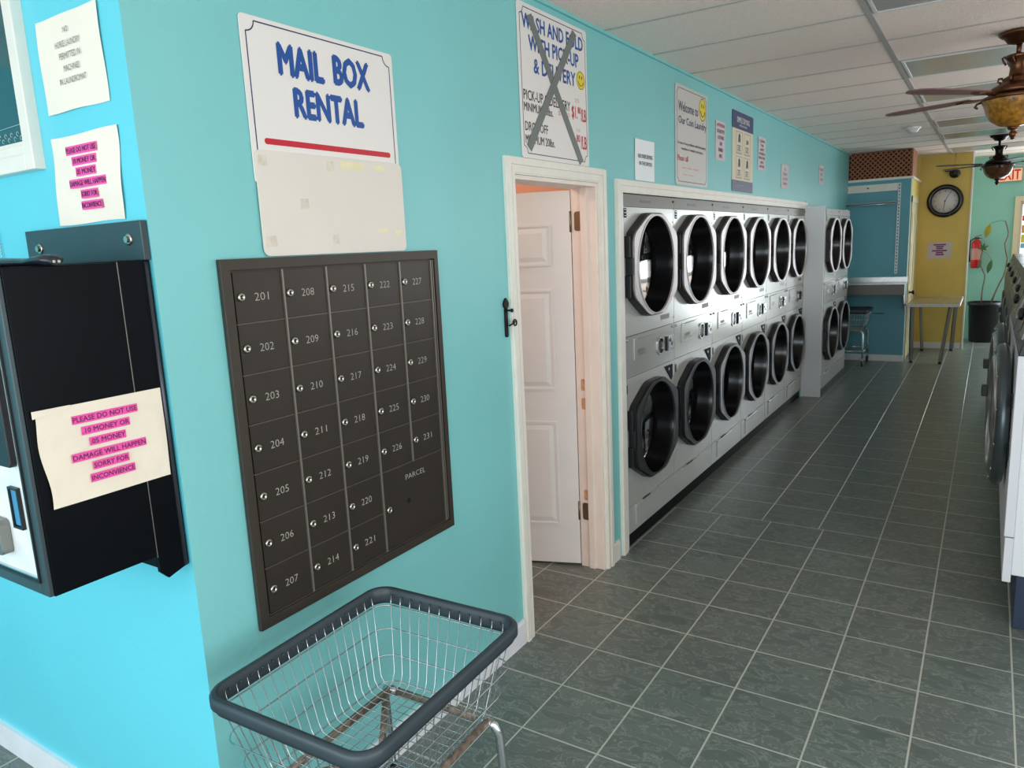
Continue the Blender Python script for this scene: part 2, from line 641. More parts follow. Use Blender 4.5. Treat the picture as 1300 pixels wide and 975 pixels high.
# recess behind the dryers
mb = MB()
mb.box((-1.0, RY0 - .02, 0), (-.95, 10.4, 2.3))
mb.box((-.95, RY0 - .06, 0), (T, RY0 - .01, 2.3))
mb.box((-.95, RY1 + .01, 0), (T, RY1 + .05, 2.3))
mb.box((-.95, 9.93, 0), (T, 9.97, 2.3))
mb.box((-.95, RY0 - .06, 2.05), (T, 9.97, 2.1))
structure(mb, 'wall_recess', WHITEW)

# wall facing the camera at the left (coin machine wall) with the window hole
WXa, WXb, WZa, WZb = -1.62, -.455, 2.02, 2.66
mb = MB()
mb.box((-2.6, 1.03, 0), (T, 1.16, WZa))
mb.box((-2.6, 1.03, WZb), (T, 1.16, CZ))
mb.box((-2.6, 1.03, WZa), (WXa, 1.16, WZb))
mb.box((WXb, 1.03, WZa), (T, 1.16, WZb))
mb.box((T, 1.03, 0), (0.0, 1.16, CZ))
mb.mi[-3] = 1       # corner return takes the left wall's teal, without the daylight tint
structure(mb, 'wall_near_left', [TEAL_LIT, TEAL])

# far left and back and right walls
structure(MB().box((-2.66, Y0, 0), (-2.6, 1.16, CZ)), 'wall_far_left', TEAL_LIT)
mb = MB()   # shop front behind the camera: low wall, header, mullions
mb.box((-2.6, Y0 - .1, 0), (3.6, Y0, .45))
mb.box((-2.6, Y0 - .1, 2.65), (3.6, Y0, CZ))
for x in (-2.6, -.55, 1.25, 3.5):
    mb.box((x, Y0 - .1, .45), (x + .1, Y0, 2.65))
structure(mb, 'wall_back', WHITEW)
mb = MB()   # unseen right wall; openings added to let side daylight in
mb.box((3.55, Y0, 2.5), (3.65, YE, CZ))
mb.box((3.55, Y0, 0), (3.65, YE, .6))
mb.box((3.55, Y0, .6), (3.65, -2.0, 2.5))
mb.box((3.55, 2.2, .6), (3.65, 4.6, 2.5))
mb.box((3.55, 4.6, .6), (3.65, 7.8, 1.1))
mb.box((3.55, 7.8, .6), (3.65, YE, 2.5))
structure(mb, 'wall_right', WHITEW)

# side room behind the open door
mb = MB()
mb.box((-2.3, 1.2, 0), (-2.25, 3.6, CZ))
mb.box((-2.25, 1.17, 0), (T, 1.2, CZ))
mb.box((-2.25, 3.56, 0), (T, 3.6, CZ))
structure(mb, 'wall_side_room', SALMON)

# alcove block: blue front, yellow/cream side
AY, AX = 11.02, .745
mb = MB()
mb.box((-.6, AY, 0), (AX, AY + .1, 2.40))
structure(mb, 'wall_alcove', ALC)
mb = MB()
mb.box((AX - .1, AY + .1, 0), (AX, 12.4, 2.40))
structure(mb, 'wall_alcove_side', YEL)
structure(MB().box((-.6, AY - .012, 2.375), (AX + .02, 12.4, 2.405)), 'trim_3', TRIM)
structure(MB().box((-.05, AY - .014, 0), (AX + .004, AY, .085)), 'baseboard_alcove', BASEB)
# closing wall above the alcove behind the lattice
structure(MB().box((-.6, 12.35, 2.40), (AX, 12.4, CZ)), 'wall_above_alcove', YEL)
# yellow partition
mb = MB().box((AX, 12.4, 0), (1.375, 12.5, CZ))
structure(mb, 'wall_partition', YEL)
structure(MB().box((1.372, 12.385, 0), (1.392, 12.51, CZ)), 'trim_4', TRIM)
structure(MB().box((AX + .006, 12.388, 0), (1.36, 12.4, .09)), 'baseboard_partition', BASEB)
# end wall with door opening
EX0, EX1, EZ = 1.99, 2.95, 2.07
mb = MB()
mb.box((-.6, YE, 0), (EX0, YE + .1, CZ))
mb.box((EX1, YE, 0), (3.6, YE + .1, CZ))
mb.box((EX0, YE, EZ), (EX1, YE + .1, CZ))
structure(mb, 'wall_end', ENDT)
# cream panel door in the alcove side
d2 = thing('door_2', (AX, 11.75, 0), kind='structure')
F = WX(AX)
MB().fbox(F, 11.16, 11.24, 0, 2.16, 0, .015).fbox(F, 12.05, 12.13, 0, 2.16, 0, .015).fbox(F, 11.16, 12.13, 2.08, 2.16, 0, .0155).build('door_casing', CREAM, d2, world=True)
mb = MB().fbox(F, 11.24, 12.05, .01, 2.08, 0, .008)
for b0, b1 in ((.2, .85), (1.0, 1.55), (1.68, 1.95)):
    mb.fbox(F, 11.34, 11.6, b0, b1, .008, .013); mb.fbox(F, 11.69, 11.95, b0, b1, .008, .013)
mb.build('door_leaf', CREAM, d2, world=True)
MB().lathe(Fr(F.p(11.31, .9, 0), F.u, F.v, F.n), [(.028, .008), (.028, .014), (.012, .02), (.012, .045), (.026, .055), (.028, .07), (.018, .08), (0, .082)], 16).build('door_knob', FANDK, d2, world=True)

# end door (glass, daylight outside)
d3 = thing('door_3', ((EX0 + EX1) / 2, YE, 0), kind='structure')
F = WY(0, YE)
CR2 = mat('cream_end_door_frame', (232, 214, 176), .4)
MB().fbox(F, EX0 - .07, EX0, 0, EZ + .07, -.1, .03).fbox(F, EX1, EX1 + .07, 0, EZ + .07, -.1, .03).fbox(F, EX0, EX1, EZ, EZ + .07, -.1, .03).build('door_frame', CR2, d3, world=True)
MB().fbox(F, EX0, EX0 + .03, .01, EZ, -.06, -.02).fbox(F, EX1 - .09, EX1, .01, EZ, -.06, -.02).fbox(F, EX0 + .03, EX1 - .09, .01, .3, -.06, -.02).fbox(F, EX0 + .03, EX1 - .09, EZ - .05, EZ, -.06, -.02).build('door_leaf', CR2, d3, world=True)
MB().fbox(F, EX0 + .03, EX1 - .09, .3, EZ - .05, -.045, -.04).build('pane', CGLASS, d3, world=True)
for b0, b1, a1, c in ((1.78, 1.86, .2, (236, 60, 70)), (1.60, 1.72, .26, (250, 170, 80)), (1.46, 1.58, .2, (240, 224, 80)), (1.38, 1.45, .26, (150, 200, 235))):
    MB().fbox(F, EX0 + .035, EX0 + .035 + a1, b0, b1, -.0395, -.038).build('sticker', mat('sticker_%d_%d' % (c[0], c[1]), c, .6), d3, world=True)
structure(MB().box((-6, YE + .12, -.15), (12, 40, -.02)), 'ground_outside', GROUND)
structure(MB().box((-6, -14, -.15), (12, Y0 - .1, -.02)), 'ground_front', GROUND)

# ---- near left: window_1
w1 = thing('window_1', ((WXa + WXb) / 2, 1.03, WZa), kind='structure')
F = WY(0, 1.03)


def frame4(mb, F, a0, a1, b0, b1, w, c0, c1):
    mb.fbox(F, a0, a0 + w, b0, b1, c0, c1); mb.fbox(F, a1 - w, a1, b0, b1, c0, c1)
    mb.fbox(F, a0 + w, a1 - w, b0, b0 + w, c0, c1); mb.fbox(F, a0 + w, a1 - w, b1 - w, b1, c0, c1)
    return mb


frame4(MB(), F, WXa - .04, WXb + .04, WZa - .035, WZb + .04, .042, -.01, .028).build('window_casing', TRIM, w1, world=True, bevel=.003)
frame4(MB(), F, WXa, WXb, WZa, WZb, .034, -.05, .012).build('window_frame', TRIM, w1, world=True, bevel=.002)
mb = frame4(MB(), F, WXa + .034, WXb - .034, WZa + .034, WZb - .034, .016, -.055, -.012)
mb.build('sash', TRIM, w1, world=True, bevel=.002)
MB().fbox(F, WXa + .04, WXb - .045, WZa + .045, WZb - .045, -.045, -.04).build('pane', GLAZED, w1, world=True)
mb = MB()
random.seed(3)
for k in range(9):      # curly white writing down the right edge of the pane and along its foot
    a, b = WXb - .075 + random.uniform(-.008, .008), WZa + .11 + k * .045
    mb.tube([F.p(a + .008 * cos(t * .9) * (1 + t * .05), b + .010 * sin(t * .9), -.039) for t in range(7)], .0009, 4)
for k in range(16):
    a, b = WXb - .075 - k * .017, WZa + .068 + (k % 2) * .012
    mb.tube([F.p(a + .006 * cos(t), b + .006 * sin(t), -.039) for t in range(6)], .0009, 4)
mb.tube([F.p(WXb - .06, WZa + .105, -.039), F.p(WXb - .3, WZa + .098, -.039)], .0009, 4)
mb.build('white_script', SWIRL, w1, world=True)

# ---- baseboards
structure(MB().box((-2.6, 1.016, 0), (.0135, 1.03, .10)), 'baseboard_near', BASEB)
structure(MB().box((.0012, 1.03, 0), (.0135, 2.55, .10)).box((.0012, 1.03, .10), (.009, 2.55, .115)), 'baseboard_left', BASEB)
structure(MB().box((0, 3.478, 0), (.013, 3.565, .10)).box((0, 3.478, .10), (.009, 3.565, .112)), 'baseboard_between', TRIM)

# ---- door_1: casing, jamb, leaf with six raised panels, hinges
d1 = thing('door_1', (0, (DY0 + DY1) / 2, 0), kind='structure')
F = WX()


def casing(mb, a0, a1, b1, w, left=True, right=True):
    """profiled casing round an opening a0..a1, up to b1"""
    for (o0, o1, c1) in ((0, w, .012), (.006, w * .42, .017), (w * .55, w - .004, .021)):
        if left: mb.fbox(F, a0 - o1, a0 - o0, 0, b1 + o1, 0, c1)
        if right: mb.fbox(F, a1 + o0, a1 + o1, 0, b1 + o1, 0, c1)
        mb.fbox(F, a0 - o0, a1 + o0, b1 + o0, b1 + o1, 0, c1)
    return mb


casing(MB(), DY0, DY1, DZ, .068).build('door_casing', TRIM, d1, world=True)
JM = mat('warm_white_jamb', (240, 226, 214), .4, noise=.03)
mb = MB()
mb.fbox(F, DY0, DY0 + .018, 0, DZ, -.14, 0); mb.fbox(F, DY1 - .018, DY1, 0, DZ, -.14, 0); mb.fbox(F, DY0 + .018, DY1 - .018, DZ - .018, DZ, -.14, 0)
mb.fbox(F, DY1 - .03, DY1 - .018, 0, DZ - .018, -.085, -.05); mb.fbox(F, DY0 + .018, DY0 + .03, 0, DZ - .018, -.085, -.05)
mb.build('door_jamb', JM, d1, world=True, bevel=.0015)
# leaf, hinged at the far jamb, opened 71 degrees into the side room
hx, hy, ang = -.142, DY1 - .022, radians(71)
u = Vector((-sin(ang), -cos(ang), 0)); n = Vector((cos(ang), -sin(ang), 0))
# n must face the camera side (-y)
LF = Fr((hx, hy, .012), u, (0, 0, 1), n)
mb = MB().fbox(LF, 0, .735, 0, 1.99, -.035, 0)
leaf = mb.build('door_leaf', DOORW, d1, world=True, bevel=.0015)
mb = MB()
for a0, a1 in ((.105, .335), (.41, .64)):
    for b0, b1 in ((.22, .80), (.97, 1.50), (1.62, 1.83)):
        frame4(mb, LF, a0, a1, b0, b1, .012, 0, .005)
        i = 0
        o = [(a0 + .022, b0 + .022), (a1 - .022, b0 + .022), (a1 - .022, b1 - .022), (a0 + .022, b1 - .022)]
        q = [(a0 + .045, b0 + .045), (a1 - .045, b0 + .045), (a1 - .045, b1 - .045), (a0 + .045, b1 - .045)]
        i = mb.add([LF.p(x, y_, .0005) for x, y_ in o] + [LF.p(x, y_, .006) for x, y_ in q])
        mb.face([i + 4, i + 5, i + 6, i + 7])
        for k in range(4): mb.face([i + k, i + (k + 1) % 4, i + 4 + (k + 1) % 4, i + 4 + k])
mb.build('raised_panel', DOORW, leaf, world=True, fix=False)
for z in (1.80, .27):
    mb = MB().fbox(WN(hx + .012, hy + .010, z), -.0005, .030, 0, .095, -.052, -.002)
    FJ = Fr((hx + .02, DY1 - .0185, z), (1, 0, 0), (0, 0, 1), (0, -1, 0))
    mb = MB().prism(FJ, rrect(0, .052, 0, .095, .012), 0, .003)
    mb.tube([(hx - .002, hy + .002, z - .004), (hx - .002, hy + .002, z + .099)], .0065, 10)
    mb.build('hinge', HINGE, d1, world=True)
for z, h in ((.98, .062), (.88, .062), (.38, .06)):
    MB().prism(Fr((hx + .03, DY1 - .0182, z), (1, 0, 0), (0, 0, 1), (0, -1, 0)), rrect(0, .035, 0, h, .008), 0, .0006).build('bare_wood_patch', BAREWOOD, d1, world=True)
leaf_far = None

# ---- recess casing (trim_5) and the white strip inside it
mb = casing(MB(), RY0, RY1, RZ, .066, True, False)
structure(mb, 'trim_5', TRIM)
structure(MB().box((-.12, RY0, 0), (.01, RY0 + .022, RZ)), 'trim_6', BASEB)

# ================================================================== LEFT WALL THINGS
GS = 'notices and signs on the teal wall'

# mailbox panel ------------------------------------------------------
MY0, MY1, MZ0, MZ1 = 1.198, 2.085, .718, 1.735
IY0, IY1, IZ0, IZ1 = 1.232, 2.043, .752, 1.702
mp = thing('mailbox_panel', (0, (MY0 + MY1) / 2, MZ0), 'dark bronze bank of numbered locking mailboxes set in the teal wall', 'mailboxes')
F = WX()
outer, inner = [(MY0, MZ0), (MY1, MZ0), (MY1, MZ1), (MY0, MZ1)], [(IY0 - .004, IZ0 - .004), (IY1 + .022, IZ0 - .004), (IY1 + .022, IZ1 + .004), (IY0 - .004, IZ1 + .004)]
MB().ring(F, outer, inner, 0.0015, .016).build('frame', BRONZE, mp, world=True, bevel=.0012)
mb = MB().fbox(F, IY0 - .004, IY1 + .022, IZ0 - .004, IZ1 + .004, .0015, .004)
mb.build('back_plate', BRONZE, mp, world=True)
CW, RH = (IY1 - IY0) / 5, (IZ1 - IZ0) / 7
mb = MB()
for k in range(1, 5):
    zb = IZ0 if k <= 3 else IZ0 + 2 * RH
    mb.fbox(F, IY0 + k * CW - .0025, IY0 + k * CW + .0025, zb, IZ1, .004, .0155)
mb.fbox(F, IY1 - .001, IY1 + .003, IZ0, IZ1, .004, .0155)
mb.fbox(F, IY1 + .012, IY1 + .015, IZ0, IZ1, .004, .0135)
mb.build('vertical_divider', DIVIDER, mp, world=True)
mb = MB()
for r in range(1, 7):
    a1 = IY1 if r <= 5 else IY0 + 3 * CW
    mb.fbox(F, IY0, a1 - .001, IZ1 - r * RH - .0012, IZ1 - r * RH + .0012, .004, .0125)
mb.fbox(F, IY0, IY1, IZ0 - .002, IZ0, .004, .0125)
mb.build('horizontal_divider', mat('dull_divider', (118, 108, 98), .4, metal=.6), mp, world=True)


def lock(parent, a, b, c, r=.0115):
    mb = MB().lathe(Fr(F.p(a, b, c), F.u, F.v, F.n), [(r, 0), (r, .004), (r * .8, .007), (r * .55, .0072), (r * .5, .0055), (0, .0055)], 20)
    o = mb.build('lock', LOCK, parent, world=True)
    m2 = MB().fbox(F, a - .0012, a + .0018, b - .005, b + .004, c + .0055, c + .0064)
    m2.build('keyhole', BLACKM, parent, world=True)


num = 201
for c in range(5):
    for r in range(7 if c < 3 else 5):
        a0, b1 = IY0 + c * CW + .0035, IZ1 - r * RH - .0022
        a1, b0 = a0 + CW - .007, b1 - RH + .0044
        dr = MB().fbox(F, a0, a1, b0, b1, .0045, .0105).build('mailbox_door', BRONZED, mp, world=True)
        lock(dr, a0 + .018, (b0 + b1) / 2 + .002, .0105)
        mb = MB()
        write(mb, F, str(num), a0 + .062, a0 + .108, (b0 + b1) / 2 - .0105, (b0 + b1) / 2 + .0105, c=.0109, bold=-.012)
        mb.build('number', ENGR, dr, world=True, fix=False)
        num += 1
a0, a1, b0, b1 = IY0 + 3 * CW + .0035, IY1 - .0035, IZ0 + .002, IZ0 + 2 * RH - .0022
dr = MB().fbox(F, a0, a1, b0, b1, .0045, .0105).build('parcel_door', BRONZED, mp, world=True)
lock(dr, a0 + .022, .89, .0105)
mb = MB(); write(mb, F, 'PARCEL', 1.838, 1.943, .967, .985, c=.0109, bold=-.012)
mb.build('lettering', ENGR, dr, world=True, fix=False)
MB().prism(F, circ(1.847, .891, .009, 20), .0105, .0109).build('keyhole', mat('hole_black', (5, 5, 5), .9), dr, world=True)

# hand-painted style sign helper ---------------------------------------


def border(mb, F, a0, a1, b0, b1, w, notch, bottom=True, c0=.004, c1=.0045):
    """thin line border with scooped corners"""
    def arc(cx, cy, t0, t1):
        return [(cx + notch * cos(radians(t0 + (t1 - t0) * k / 6)), cy + notch * sin(radians(t0 + (t1 - t0) * k / 6))) for k in range(7)]
    if bottom:
        path = arc(a0, b1, -90, 0) + arc(a1, b1, 180, 270) + arc(a1, b0, 90, 180) + arc(a0, b0, 0, 90)
        path.append(path[0])
    else:
        path = [(a0, b0)] + arc(a0, b1, -90, 0) + arc(a1, b1, 180, 270) + [(a1, b0)]
    for (x0, y0_), (x1, y1_) in zip(path, path[1:]):
        d = Vector((x1 - x0, y1_ - y0_))
        if d.length < 1e-6: continue
        nrm = Vector((-d.y, d.x)).normalized() * w / 2
        mb.prism(F, [(x0 - nrm.x, y0_ - nrm.y), (x1 - nrm.x, y1_ - nrm.y), (x1 + nrm.x, y1_ + nrm.y), (x0 + nrm.x, y0_ + nrm.y)], c0, c1)
    return mb


def smiley(parent, F, cx, cy, r, ry, c):
    MB().prism(F, circ(cx, cy, r, 28, ry), c, c + .0006).build('smiley_face', SMILE, parent, world=True)
    mb = MB()
    for s_ in (-1, 1):
        mb.prism(F, circ(cx + s_ * r * .28, cy + ry * .32, r * .10, 12, ry * .2), c + .0006, c + .001)
    pts = [(cx + r * .62 * cos(radians(t)), cy - ry * .05 + ry * .55 * sin(radians(t))) for t in range(190, 351, 20)]
    mb.tube([F.p(a, b, c + .0009) for a, b in pts], r * .04, 5)
    mb.ring(F, circ(cx, cy, r, 28, ry), circ(cx, cy, r * .93, 28, ry * .93), c + .0003, c + .0009)
    mb.build('smiley_features', INK_BLACK, parent, world=True)


# MAIL BOX RENTAL sign ---------------------------------------------------
t = thing('mail_box_rental_sign', (0, 1.637, 2.01), 'white sign reading MAIL BOX RENTAL in blue above a red bar', 'sign')
MB().prism(F, rrect(1.344, 1.926, 1.93, 2.353, .012), .0015, .005).build('panel', PLATE, t, world=True, bevel=.001)
mb = MB(); border(mb, F, 1.362, 1.909, 2.012, 2.340, .0035, .028, bottom=False, c0=.005, c1=.0053)
mb.build('border_line', INK_NAVY, t, world=True)
letters(t, F, [('MAIL', 1.462, 1.622, 2.222, 2.300), ('BOX', 1.665, 1.811, 2.226, 2.304), ('RENTAL', 1.505, 1.772, 2.116, 2.190)], INK_BLUE, c=.0056, bold=.045)
MB().prism(F, rrect(1.388, 1.886, 2.033, 2.049, .0075), .005, .0056).build('red_bar', INK_RED, t, world=True)
# blank board below
t = thing('blank_board', (0, 1.637, 1.738), 'blank off-white board with old tape patches directly above the mailboxes', 'board')
MB().prism(F, rrect(1.347, 1.931, 1.738, 2.017, .02), .0052, .009).build('panel', BOARDW, t, world=True, bevel=.001)
mb = MB()
for a, b, w_, h_ in ((1.352, 1.975, .035, .03), (1.60, 1.975, .03, .03), (1.355, 1.762, .04, .032), (1.60, 1.765, .028, .03), (1.487, 1.865, .034, .03)):
    MB().prism(F, [(a, b), (a + w_, b + .002), (a + w_ * .9, b + h_), (a + w_ * .1, b + h_ * .93)], .009, .0094).build('tape_residue', TAPER, t, world=True)
for a, b, w_, h_ in ((1.655, 1.985, .10, .022), (1.80, 1.99, .05, .014), (1.80, 1.80, .05, .01), (1.88, 1.79, .03, .016)):
    MB().prism(F, [(a, b), (a + w_, b - .002), (a + w_, b + h_), (a, b + h_)], .009, .0093).build('yellow_tape', TAPE, t, world=True)

# WASH AND FOLD sign -----------------------------------------------------
t = thing('wash_and_fold_sign', (0, 3.008, 2.1), 'white price sign for wash and fold crossed out with a grey tape X', 'sign')
MB().prism(F, rrect(2.703, 3.315, 2.096, 2.704, .014), .0015, .005).build('panel', PLATE, t, world=True, bevel=.001)
mb = MB(); border(mb, F, 2.722, 3.298, 2.116, 2.686, .0035, .028, c0=.005, c1=.0053)
mb.build('border_line', INK_NAVY, t, world=True)
letters(t, F, [('WASH AND FOLD', 2.738, 3.275, 2.607, 2.664), ('WITH PICK-UP', 2.787, 3.228, 2.528, 2.586), ('& DELIVERY', 2.822, 3.193, 2.443, 2.500)], INK_BLUE, c=.0056, bold=.026)
letters(t, F, [('PICK-UP & DELIVERY', 2.73, 3.135, 2.328, 2.368), ('MINIMUM 20lbs.', 2.73, 2.973, 2.284, 2.318)], INK_BLACK, c=.0056, bold=.008)
letters(t, F, [('DROP-OFF', 2.734, 2.924, 2.206, 2.243), ('MINIMUM 20lbs.', 2.734, 2.98, 2.156, 2.190)], INK_BLACK, c=.0056, bold=.008)
letters(t, F, [('$1.', 3.15, 3.205, 2.296, 2.356), ('80', 3.208, 3.238, 2.328, 2.357), ('/LB', 3.24, 3.292, 2.296, 2.352)], INK_RED, name='red_price', c=.0056, bold=.012)
letters(t, F, [('.', 3.172, 3.182, 2.178, 2.19), ('80', 3.19, 3.225, 2.20, 2.233), ('/LB', 3.232, 3.292, 2.172, 2.230)], INK_RED, name='red_price', c=.0056, bold=.012)
letters(t, F, [('$1.50', 3.02, 3.13, 2.296, 2.318), ('25', 3.185, 3.225, 2.375, 2.392), ('10', 3.19, 3.225, 2.245, 2.26)], INK_PINK, name='faded_writing', c=.0055)
smiley(t, F, 3.246, 2.477, .040, .040, .005)
mb = MB()
mb.prism(F, [(2.775, 2.655), (2.815, 2.672), (3.25, 2.122), (3.215, 2.098)], .0062, .0072)
mb.prism(F, [(3.176, 2.682), (3.212, 2.665), (2.775, 2.124), (2.741, 2.150)], .0072, .0082)
mb.build('tape_cross', DUCT, t, world=True)

# small papers and signs ---------------------------------------------------


def paper(name, F, a0, a1, b0, b1, label, m=PAPER3, c=.002, wave=.004, group=None, cat='notice', rot=0.0, seed=0):
    t = thing(name, F.p((a0 + a1) / 2, b0, 0), label, cat, group)
    random.seed(seed)
    ph = random.uniform(0, 6)

    def fn(k, s_):
        return lambda uu, vv: F.p(a0 + (a1 - a0) * uu + rot * vv * (b1 - b0), b0 + (b1 - b0) * vv  - rot * uu * (a1 - a0),
                                  c + wave * .5 * (1 + sin(uu * 7 + ph) * cos(vv * 4 + ph)) * s_ + k)
    mb = MB().grid(fn(0, 1), 10, 10)
    mb.build('sheet', m, t, world=True, fix=False)
    return t


tn = paper('notice', F, 3.872, 4.148, 2.064, 2.282, 'white paper about overdrying taped left of the welcome sign', wave=.003)
letters(tn, F, [('NO OVER DRYING', 3.91, 4.115, 2.183, 2.205), ('IN THE DRYERS', 3.925, 4.108, 2.146, 2.166)], INK_BLACK, c=.0065, bold=.01)

t = thing('welcome_sign', (0, 4.79, 2.065), 'tall white Welcome to Our Coin Laundry sign with yellow smiley face', 'sign')
MB().prism(F, rrect(4.488, 5.093, 2.068, 2.660, .02), .0015, .006).build('panel', mat('sign_board_aged', (205, 200, 194), .4), t, world=True, bevel=.001)
mb = MB(); border(mb, F, 4.515, 5.07, 2.09, 2.64, .0035, .02, c0=.006, c1=.0064)
mb.build('border_line', INK_BLACK, t, world=True)
letters(t, F, [('Welcome to', 4.538, 4.90, 2.508, 2.565)], INK_NAVY, c=.0066, bold=.015)
letters(t, F, [('Our Coin Laundry', 4.54, 5.062, 2.42, 2.478)], INK_NAVY, c=.0066, bold=.012)
letters(t, F, [('In case of any problems with the laundry', 4.53, 5.054, 2.308, 2.33), ('machines or washers and dryers,', 4.59, 4.999, 2.276, 2.297)], INK_BLACK, name='small_lettering', c=.0066, bold=.01)
letters(t, F, [('Please call', 4.521, 4.708, 2.214, 2.248)], INK_RED, name='red_lettering', c=.0066, bold=.01)
letters(t, F, [('705 - 123 4567'.replace('705 - 123 4567', '--- --- ----'), 4.6, 4.9, 2.17, 2.178), ('--- ---', 4.62, 4.8, 2.13, 2.136)], INK_PINK, name='faded_lettering', c=.0066)
smiley(t, F, 4.99, 2.561, .066, .072, .006)


def lines_block(a0, a1, b1, b0, words):
    n_ = len(words); h = (b1 - b0) / n_
    out = []
    ml = max(len(w_) for w_ in words)
    for k, w_ in enumerate(words):
        half = (a1 - a0) / 2 * max(.35, len(w_) / ml)
        m_ = (a0 + a1) / 2
        out.append((w_, m_ - half, m_ + half, b1 - (k + .78) * h, b1 - (k + .2) * h))
    return out


tn = paper('notice', F, 5.281, 5.50, 2.27, 2.537, 'pale narrow notice with red heading just left of the navy-topped poster', m=PVIOLET, wave=.002)
letters(tn, F, lines_block(5.31, 5.48, 2.525, 2.49, ['ATTENTION']), INK_RED, c=.005, bold=.02)
letters(tn, F, lines_block(5.31, 5.48, 2.488, 2.28, ['DO NOT PUT', 'CLOTHING', 'OR', 'RUBBER', 'MATS']), INK_PLUM, name='body_lettering', c=.005, bold=.01)

t = thing('instruction_poster', (0, 5.965, 2.07), 'cream poster with navy header and four pictures above the dryers', 'poster')
MB().prism(F, [(5.675, 2.157), (6.242, 2.157), (6.242, 2.53), (5.675, 2.53)], .0015, .004).build('panel', mat('poster_cream', (214, 204, 178), .5), t, world=True)
MB().prism(F, rrect(5.672, 6.245, 2.53, 2.655, .012), .0015, .0045).build('header', mat('poster_navy', (54, 62, 110), .4), t, world=True)
MB().prism(F, rrect(5.675, 6.245, 2.074, 2.157, .008), .0015, .0045).build('footer', mat('poster_slate', (84, 84, 112), .4), t, world=True)
letters(t, F, [('SIMPLE DRYING', 5.79, 6.13, 2.578, 2.618), ('INSTRUCTIONS', 5.857, 6.058, 2.552, 2.566)], PLATE, c=.005, bold=.02)
letters(t, F, [('NOTICE', 5.70, 5.78, 2.135, 2.145), ('use low heat for delicate items', 5.70, 6.0, 2.118, 2.126), ('clean lint screen', 5.70, 5.88, 2.104, 2.111)], mat('poster_pale_ink', (170, 170, 185), .5), name='footer_lettering', c=.005)
mb = MB(); mk = MB()
for k, (cx, cy) in enumerate(((5.855, 2.435), (6.075, 2.435), (5.855, 2.255), (6.075, 2.255))):
    frame4(mb, F, cx - .085, cx + .085, cy - .083, cy + .078, .003, .004, .0044)
    frame4(mb, F, cx - .05, cx + .04, cy - .06, cy - .02, .006, .004, .0046)
    mb.prism(F, circ(cx - .005, cy - .04, .014, 12), .004, .0046)
    mb.prism(F, [(cx - .03, cy), (cx + .035, cy + .004), (cx + .03, cy + .03), (cx - .02, cy + .035)], .004, .0046)
    if k != 1: mk.prism(F, [(cx - .015, cy + .02), (cx + .02, cy + .01), (cx + .028, cy + .05), (cx + .006, cy + .068), (cx - .02, cy + .052)], .0046, .005)
    for q in range(2): mb.fbox(F, cx - .07, cx + .06, cy - .078 + q * .008, cy - .076 + q * .008, .004, .0045)
mb.build('line_drawing', mat('drawing_brown', (120, 100, 92), .6), t, world=True)
mk.build('dark_drawing', mat('drawing_dark', (50, 62, 56), .6), t, world=True)

tn = paper('notice', F, 6.405, 6.65, 2.27, 2.535, 'pale narrow notice just right of the navy-topped poster', m=PVIOLET, wave=.002, seed=2)
letters(tn, F, lines_block(6.43, 6.62, 2.52, 2.285, ['CLEAN', 'THE', 'LINT', 'SCREEN', 'BEFORE', 'AND', 'AFTER']), INK_PLUM, c=.005, bold=.01)
tn = paper('notice', F, 7.225, 7.508, 2.157, 2.372, 'small white notice alone on the wall above the fifth dryer', m=PVIOLET, wave=.002, seed=3)
letters(tn, F, lines_block(7.27, 7.46, 2.35, 2.18, ['NO', 'DYEING', 'ALLOWED', 'THANKS']), INK_GREY, c=.005)
tn = paper('notice', F, 8.988, 9.266, 2.275, 2.483, 'small faded notice farthest along the teal wall near the lattice', m=PVIOLET, wave=.002, seed=4)
letters(tn, F, lines_block(9.03, 9.22, 2.46, 2.30, ['PLEASE', 'KEEP', 'CLEAN']), INK_GREY, c=.005)

# iron curl hook beside the door -----------------------------------------
t = thing('door_latch', (0, 2.524, 1.37), 'black wrought iron latch with a curled tail beside the open doorway', 'latch')
MB().prism(F, rrect(2.513, 2.533, 1.372, 1.49, .009), .0015, .008).build('plate', FANDK, t, world=True, bevel=.001)
MB().prism(F, [(2.523, 1.485), (2.538, 1.497), (2.541, 1.51), (2.534, 1.522), (2.523, 1.533), (2.512, 1.522), (2.505, 1.51), (2.508, 1.497)], .0015, .010).build('spade_tip', FANDK, t, world=True, bevel=.001)
pts = [F.p(2.531, 1.418, .012)]
for k in range(19):
    tt = radians(180 - k * 26); r_ = .0165 * (1 - k / 26)
    pts.append(F.p(2.549 + r_ * cos(tt), 1.428 + r_ * sin(tt), .030))
MB().tube(pts, .0032, 8).build('curl', FANDK, t, world=True)
MB().lathe(Fr(F.p(2.537, 1.481, .006), F.u, F.v, F.n), [(.004, 0), (.004, .012), (.008, .016), (.008, .022), (0, .027)], 14).build('pivot_knob', FANDK, t, world=True)

# ================================================================== DRYER STACKS
DW = .764
F = WX()          # local frame of the stack (origin floor, front left corner)
OCT = [(-.335, -.165), (-.12, -.287), (.12, -.287), (.335, -.165), (.335, .175), (.11, .290), (-.11, .290), (-.335, .175)]


def soft(poly, r=.03, n=4):
    """round the corners of a convex polygon"""
    out = []
    m = len(poly)
    for k in range(m):
        p0, p1, p2 = Vector(poly[k - 1]), Vector(poly[k]), Vector(poly[(k + 1) % m])
        a = p1 + (p0 - p1).normalized() * r; b = p1 + (p2 - p1).normalized() * r
        for j in range(n + 1):
            s_ = j / n
            q = a * (1 - s_) ** 2 + p1 * 2 * s_ * (1 - s_) + b * s_ ** 2
            out.append((q.x, q.y))
    return out


